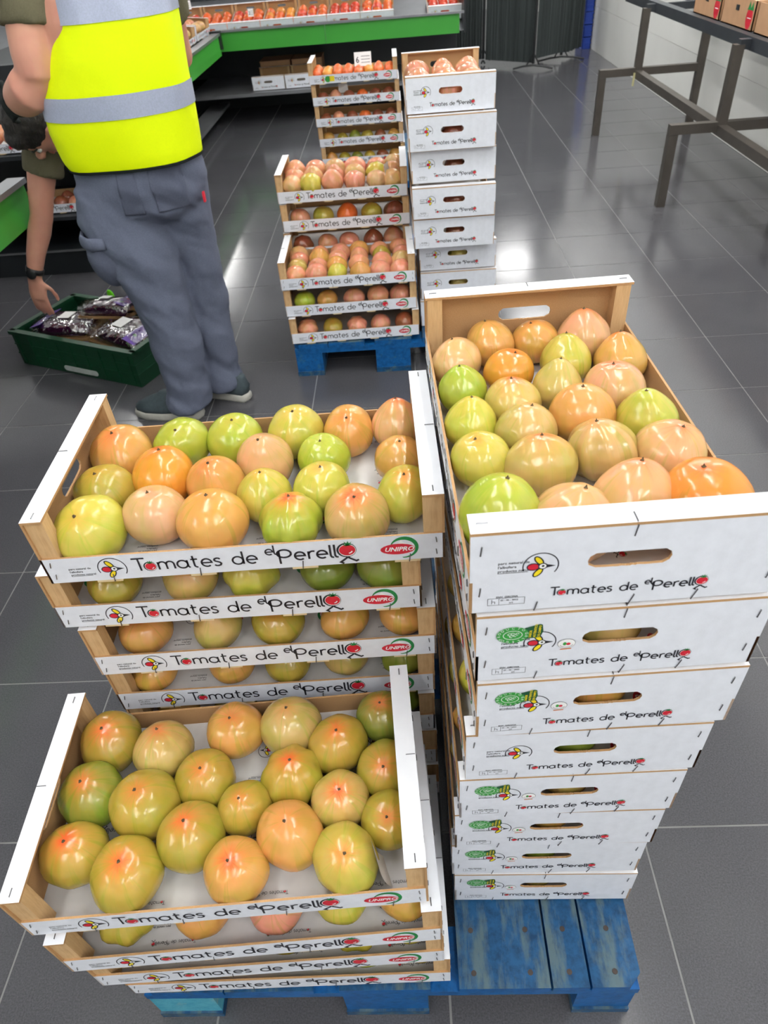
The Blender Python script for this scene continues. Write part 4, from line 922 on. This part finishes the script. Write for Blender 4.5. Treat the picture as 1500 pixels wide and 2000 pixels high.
def head(parent, skinmb, c, fwd, up, mirror=1):
    """adds head volume to the body mesh; face pieces and hair are returned as parts"""
    f, u = Vector(fwd).normalized(), Vector(up).normalized(); s_ = f.cross(u).normalized(); u = s_.cross(f); c = Vector(c)
    Mx = Matrix(((s_.x, f.x, u.x, c.x), (s_.y, f.y, u.y, c.y), (s_.z, f.z, u.z, c.z), (0, 0, 0, 1)))
    skinmb.ell((0, -.008, .02), (.075, .093, .098), 20, 14, mat=Mx); skinmb.ell((0, .022, -.055), (.056, .062, .058), 16, 12, mat=Mx)
    skinmb.ell((0, .095, -.005), (.014, .020, .022), 10, 8, mat=Mx)
    for q in (-1, 1): skinmb.ell((q * .077, -.004, -.008), (.012, .02, .03), 10, 8, mat=Mx)
    for q in (-1, 1):
        mb = MB(); mb.ell((q * .031, .072, .018), (.0135, .010, .0095), 12, 8, mat=Mx); e = part('eye', mb, 'eye_white', parent, True)
        mb = MB(); mb.ell((q * .031, .080, .018), (.0055, .0035, .0055), 10, 6, mat=Mx); part('iris', mb, 'eye_dark', e, True)
        mb = MB(); mb.tube([Mx @ Vector((q * .015, .083, .036)), Mx @ Vector((q * .033, .082, .041)), Mx @ Vector((q * .05, .068, .036))], .0035, n=6); part('eyebrow', mb, 'hair', parent, True)
    mb = MB(); mb.ell((0, .081, -.048), (.024, .007, .0075), 12, 6, mat=Mx); part('mouth', mb, 'lip_red', parent, True)
    hb = MB(); hb.ell((0, -.018, .04), (.086, .098, .088), 22, 14, mat=Mx); hb.ell((0, -.055, -.01), (.072, .055, .06), 16, 10, mat=Mx); hb.ell((0, .045, .085), (.06, .04, .032), 12, 8, mat=Mx)
    remeshed('hair', hb, 'hair', .008, 2, lambda p: .004 * noise.noise(p * 55), parent)
def shoe(parent, x, y, ang):
    Mx = Matrix.Translation((x, y, 0)) @ Matrix.Rotation(ang, 4, 'Z')   # toe towards +x, heel at -x
    def outl(s_, z, dz=0): return [Mx @ Vector((px * s_, py * s_, z)) for px, py in ((-.10, 0), (-.09, .03), (-.03, .036), (.05, .045), (.12, .042), (.165, .022), (.175, -.005), (.155, -.035), (.09, -.043), (.0, -.034), (-.07, -.034), (-.095, -.02))]
    mb = MB(); mb.loft([outl(1.02, .0), outl(1.06, .008), outl(1.05, .026), outl(.99, .032)]); so = part('sole', mb, 'shoe_sole', parent, True)
    mb = MB(); prof = ((.99, .030, 0), (1.0, .045, 0), (.95, .062, -.012), (.78, .080, -.022), (.62, .095, -.035), (.56, .108, -.04))
    mb.loft([[p_ + (Mx.to_3x3() @ Vector((dx, 0, 0))) for p_ in outl(s_, z)] for s_, z, dx in prof]); up_ = part('shoe', mb, 'shoe_fabric', parent, True)
    for k in range(4):
        xx = .02 + k * .022; z = .094 - k * .009
        mb = MB(); mb.tube([Mx @ Vector((xx, -.022, z - .004)), Mx @ Vector((xx + .006, 0, z + .006)), Mx @ Vector((xx, .022, z - .004))], .0028, n=6); part('lace', mb, 'label_strip', up_)
def folds(amp, sc=(9, 9, 16), seed=0):
    def f(p):
        q = Vector((p.x * sc[0] + seed, p.y * sc[1], p.z * sc[2] + p.x * 9))
        n = noise.noise(q); return amp * (n + .6 * (1 - abs(noise.noise(q * 1.9 + Vector((3, 1, 7)))) * 2) * .5)
    return f
# standing person seen from behind
P1 = thing('person', 'person standing with back to camera in fluorescent yellow vest and grey trousers', 'person', (-.83, 2.36, 0))
def PT(mb): # shift world coordinates into the person's frame
    mb.v = [(x + .83, y - 2.36, z) for x, y, z in mb.v]; return mb
class PMB(MB):
    pass
bm = MB()
bm.tube([(-.83, 2.36, .86), (-.83, 2.35, .95), (-.835, 2.34, 1.1), (-.82, 2.34, 1.28), (-.81, 2.35, 1.40), (-.81, 2.36, 1.45)], [(.13, .10), (.16, .11), (.16, .11), (.18, .12), (.17, .10), (.06, .06)], n=18)
bm.tube([(-.81, 2.36, 1.42), (-.815, 2.38, 1.54)], [.058, .055], n=14)
SHL, ELB, WRI = (-.985, 2.32, 1.385), (-1.010, 2.27, 1.165), (-1.21, 2.47, 1.085)
bm.tube([SHL, (-.995, 2.30, 1.30), (-1.005, 2.28, 1.22), ELB], [.058, .066, .064, .056], n=14)
bm.tube([(-1.005, 2.28, 1.18), (-1.045, 2.275, 1.145), (-1.10, 2.33, 1.12), WRI], [.055, .062, .056, .034], n=14)
SHR = (-.66, 2.40, 1.385)
bm.tube([SHR, (-.665, 2.47, 1.30), (-.68, 2.55, 1.19), (-.69, 2.60, 1.15)], [.055, .052, .045, .044], n=14); bm.tube([(-.69, 2.58, 1.16), (-.74, 2.68, 1.13), (-.82, 2.74, 1.11)], [.044, .042, .028], n=12)
hand(bm, (-.82, 2.74, 1.11), (-.85, .5, 0), (0, .1, -1), (.5, .8, 0), .6)
for hx, hy, kx, ky, kz, ax, ay in ((-.92, 2.35, -.875, 2.32, .50, -.862, 2.315, ), (-.745, 2.39, -.749, 2.44, .50, -.757, 2.45)):
    bm.tube([(hx, hy, .90), (hx * .5 + kx * .5, hy * .5 + ky * .5, .7), (kx, ky, kz), ((kx + ax) / 2, (ky + ay) / 2, .32), (ax, ay, .09), (ax - .02, ay, .05)], [.075, .066, .050, .046, .034, .033], n=14)
head(P1, bm, (-.83, 2.41, 1.66), (-.55, .8, -.25), (0, 0.2, 1))
def fix_children(P, since):
    for ch in P.children:
        if ch.get('_fixed'): continue
        for v in ch.data.vertices: v.co = v.co - Vector(P.location)
        ch['_fixed'] = 1
        for g2 in ch.children:
            for v in g2.data.vertices: v.co = v.co - Vector(P.location)
body = remeshed('body', bm, 'skin', .007, 5, None, P1, .35)
tr = MB()
tr.tube([(-.83, 2.36, .99), (-.832, 2.36, .93), (-.832, 2.36, .86), (-.832, 2.36, .79), (-.832, 2.36, .75)], [(.178, .13), (.195, .148), (.203, .155), (.18, .14), (.10, .09)], n=26)
tr.tube([(-.93, 2.345, .86), (-.928, 2.33, .78), (-.91, 2.32, .70), (-.882, 2.315, .60), (-.868, 2.315, .50), (-.858, 2.315, .38), (-.855, 2.315, .25), (-.862, 2.315, .13), (-.868, 2.312, .075), (-.868, 2.312, .055)], [(.115, .12), (.132, .118), (.132, .11), (.112, .102), (.098, .094), (.09, .088), (.083, .083), (.083, .085), (.086, .09), (.08, .085)], n=22)
tr.tube([(-.745, 2.39, .86), (-.742, 2.40, .78), (-.742, 2.42, .68), (-.748, 2.44, .55), (-.752, 2.45, .40), (-.755, 2.45, .25), (-.757, 2.45, .14), (-.758, 2.45, .085), (-.758, 2.45, .06)], [(.108, .12), (.10, .105), (.09, .095), (.083, .088), (.078, .082), (.074, .076), (.076, .078), (.078, .08), (.074, .078)], n=22)
trou = remeshed('trousers', tr, 'work_trousers', .009, 3, folds(.011, (7, 7, 13)), P1)
pk = MB(); pk.ell((-.985, 2.290, .655), (.070, .075, .10), 20, 12); pocket = remeshed('cargo_pocket', pk, 'pocket_cloth', .008, 2, folds(.005), P1)
def patch(name, src, planes, off, mat, facing):
    bm_ = bmesh.new(); bm_.from_mesh(src.data); bm_.normal_update()
    bmesh.ops.delete(bm_, geom=[f for f in bm_.faces if f.normal.dot(Vector(facing)) < .25 or f.calc_center_median().y > 2.33], context='FACES')
    for co, no in planes: bmesh.ops.bisect_plane(bm_, geom=bm_.verts[:] + bm_.edges[:] + bm_.faces[:], plane_co=co, plane_no=no, clear_outer=True)
    ex = bmesh.ops.extrude_face_region(bm_, geom=bm_.faces[:]); bm_.normal_update()
    for g_ in ex['geom']:
        if isinstance(g_, bmesh.types.BMVert): g_.co += g_.normal * off
    me = bpy.data.meshes.new(name); bm_.to_mesh(me); bm_.free(); me.materials.clear(); me.materials.append(M[mat])
    me.polygons.foreach_set('use_smooth', [True] * len(me.polygons)); return obj(name, me, P1)
patch('back_pocket', trou, [((-.945, 0, 0), (-1, 0, .1)), ((-.80, 0, 0), (1, 0, 0)), ((0, 0, .80), (0, 0, -1)), ((0, 0, .935), (0, 0, 1))], .004, 'pocket_cloth', (-.3, -1, 0))
patch('back_pocket', trou, [((-.760, 0, 0), (-1, 0, 0)), ((-.672, 0, 0), (1, 0, 0)), ((0, 0, .80), (0, 0, -1)), ((0, 0, .935), (0, 0, 1))], .004, 'pocket_cloth', (0, -1, 0))
fp = MB(); fp.tube([(-1.055, 2.30, .722), (-1.043, 2.255, .718), (-1.01, 2.222, .716), (-.955, 2.205, .722)], [(.020, .008), (.022, .010), (.022, .010), (.018, .007)], side=(0, 0, 1), n=10); part('pocket_flap', fp, 'work_trousers', P1, True)
fp = MB(); fp.box(-.634, -.628, 2.30, 2.315, .80, .83); part('red_tag', fp, 'ink_red', P1, label='small red tag')
# vest, tape and t-shirt
def ring(z, cx, cy, rx, ry, n=40, sq=2.4):
    o = []
    for k in range(n):
        a = 2 * PI * k / n; c, s_ = math.cos(a), math.sin(a); r_ = (abs(c) ** sq + abs(s_) ** sq) ** (-1 / sq)
        wv = 1 + .012 * math.sin(5 * a + z * 14) + .01 * math.sin(9 * a - z * 11)
        o.append((cx + rx * r_ * c * wv, cy + ry * r_ * s_ * wv, z + .004 * c))
    return o
VP = [(.925, -.828, 2.355, .205, .155), (.95, -.832, 2.352, .212, .158), (1.03, -.832, 2.348, .218, .158), (1.12, -.824, 2.345, .216, .155), (1.20, -.802, 2.345, .196, .150), (1.28, -.775, 2.35, .170, .145), (1.36, -.765, 2.355, .160, .135), (1.42, -.79, 2.36, .145, .11), (1.46, -.81, 2.36, .10, .085)]
def vp(z):
    for a, b in zip(VP, VP[1:]):
        if a[0] <= z <= b[0]: q = (z - a[0]) / (b[0] - a[0]); return [z] + [a[i] + (b[i] - a[i]) * q for i in range(1, 5)]
    return list(VP[-1])
mb = MB(); zs = [.925 + .535 * i / 30 for i in range(31)]
mb.loft([ring(*vp(z)) for z in zs], 0, False); mb.loft([ring(z, *[a if i < 2 else a - .004 for i, a in enumerate(vp(z)[1:])]) for z in reversed(zs)], 0, False); part('vest', mb, 'hi_vis_yellow', P1, True)
def band(name, z0, z1, mat, off=.0025):
    mb = MB(); mb.loft([ring(z, *[a if i < 2 else a + off for i, a in enumerate(vp(z)[1:])]) for z in [z0 + (z1 - z0) * k / 4 for k in range(5)]], 0, False); return part(name, mb, mat, P1, True)
band('reflective_band', 1.066, 1.126, 'reflective_tape'); band('reflective_band', 1.290, 1.360, 'reflective_tape'); band('black_hem', .9255, .9345, 'black_trim', .004)
sh = MB()
sh.tube([(-.82, 2.352, 1.02), (-.815, 2.352, 1.25), (-.81, 2.355, 1.36), (-.81, 2.36, 1.44), (-.812, 2.365, 1.47)], [(.175, .12), (.185, .125), (.19, .115), (.13, .09), (.072, .07)], n=24)
sh.tube([(-.90, 2.34, 1.42), (-.965, 2.33, 1.40), (-.988, 2.315, 1.345), (-.992, 2.305, 1.285)], [(.06, .06), (.078, .078), (.086, .08), (.09, .084)], n=20)
sh.tube([(-.73, 2.36, 1.42), (-.665, 2.39, 1.395), (-.66, 2.44, 1.34), (-.668, 2.49, 1.28)], [(.06, .06), (.07, .07), (.068, .068), (.068, .068)], n=20)
remeshed('tshirt', sh, 'olive_cotton', .009, 3, folds(.005), P1)
wb = MB(); wb.tube([(-1.12, 2.355, 1.115), (-1.16, 2.41, 1.10), WRI], [.054, .048, .036], n=14); hand(wb, WRI, (-.6, .7, -.3), (.1, .1, -1), (-.6, -.75, .1), .5); remeshed('glove', wb, 'black_trim', .007, 3, None, P1)['label'] = 'black work glove'
shoe(P1, -.93, 2.325, math.radians(172)); shoe(P1, -.752, 2.455, math.radians(155))
fix_children(P1, 0)
# bending person, mostly hidden
P2 = thing('person', 'person in olive t-shirt bending down, arm reaching into the green crate', 'person', (-.86, 3.3, 0))
b2 = MB()
SH2, EL2, WR2 = (-1.385, 2.955, .86), (-1.478, 2.90, .60), (-1.578, 2.852, .385)
b2.tube([(-1.02, 3.16, .80), (-1.05, 3.14, .88), (-1.12, 3.10, .93), (-1.25, 3.02, .93), (-1.30, 2.99, .92)], [(.10, .10), (.12, .11), (.15, .12), (.16, .11), (.07, .07)], side=(.5, .8, 0), n=18)
b2.tube([(-1.25, 3.0, .93), (-1.32, 2.92, .945)], [.058, .055], n=12)
b2.tube([SH2, (-1.42, 2.935, .78), (-1.455, 2.915, .68), EL2], [.055, .055, .048, .043], n=14)
b2.tube([(-1.470, 2.905, .625), (-1.50, 2.89, .56), (-1.54, 2.87, .48), WR2], [.043, .046, .038, .029], n=14)
hand(b2, WR2, (-.12, -.08, -1), (-1, .1, .1), (-.1, -1, .1), .35)
b2.tube([(-1.15, 3.2, .88), (-1.20, 3.22, .70), (-1.25, 3.2, .55)], [.055, .046, .042], n=12); b2.tube([(-1.25, 3.2, .56), (-1.25, 3.12, .45), (-1.2, 3.08, .36)], [.042, .036, .028], n=12)
hand(b2, (-1.2, 3.08, .36), (.1, -.1, -1), (1, 0, 0), (0, -1, 0), .5)
for hx, hy, kx, ky, ax, ay in ((-1.06, 3.10, -1.05, 3.09, -1.03, 3.10), (-1.0, 3.2, -.99, 3.2, -.98, 3.22)):
    b2.tube([(hx, hy, .84), (kx, ky, .48), (ax, ay, .09), (ax, ay, .05)], [.085, .056, .038, .036], n=14)
head(P2, b2, (-1.335, 2.85, .945), (-.25, -.15, -.95), (-.6, -.75, .1))
remeshed('body', b2, 'skin', .007, 5, None, P2, .35)
s2 = MB(); s2.tube([(-1.04, 3.16, .84), (-1.06, 3.14, .90), (-1.12, 3.10, .945), (-1.25, 3.02, .94), (-1.30, 2.99, .93)], [(.12, .12), (.13, .13), (.15, .13), (.16, .12), (.08, .08)], side=(.5, .8, 0), n=22)
s2.tube([(-1.28, 3.0, .92), (-1.36, 2.965, .88), (-1.40, 2.945, .82), (-1.42, 2.935, .765)], [.08, .080, .074, .076], n=18)
s2.tube([(-1.12, 3.14, .92), (-1.16, 3.2, .85), (-1.19, 3.215, .76)], [.07, .07, .07], n=16)
remeshed('tshirt', s2, 'olive_cotton', .009, 3, folds(.005), P2)
t2 = MB(); t2.tube([(-1.07, 3.14, .88), (-1.03, 3.15, .83), (-1.02, 3.15, .74)], [(.12, .12), (.13, .13), (.11, .1)], n=20)
for hx, hy, kx, ky, ax, ay in ((-1.06, 3.10, -1.05, 3.09, -1.03, 3.10), (-1.0, 3.2, -.99, 3.2, -.98, 3.22)): t2.tube([(hx, hy, .84), (kx, ky, .48), (ax, ay, .12), (ax, ay, .07)], [.10, .075, .066, .066], n=18)
remeshed('trousers', t2, 'work_trousers', .011, 4, folds(.008), P2)
wt = MB(); q0, q1 = Vector((-1.562, 2.860, .425)), Vector((-1.571, 2.856, .405)); wt.tube([q0, q1], [(.037, .033), (.036, .032)], n=18); part('watch_strap', wt, 'black_metal', P2, True)
wt = MB(); wt.ell((-1.570, 2.822, .412), (.022, .007, .022), 16, 8); part('watch_case', wt, 'black_metal', P2, True)
shoe(P2, -1.04, 3.105, math.radians(180)); shoe(P2, -.99, 3.225, math.radians(180))
fix_children(P2, 0)
for P in (P1, P2):
    for ch in P.children:
        if '_fixed' in ch: del ch['_fixed']
print('tomatoes', TN[0], 'objects', len(bpy.data.objects))
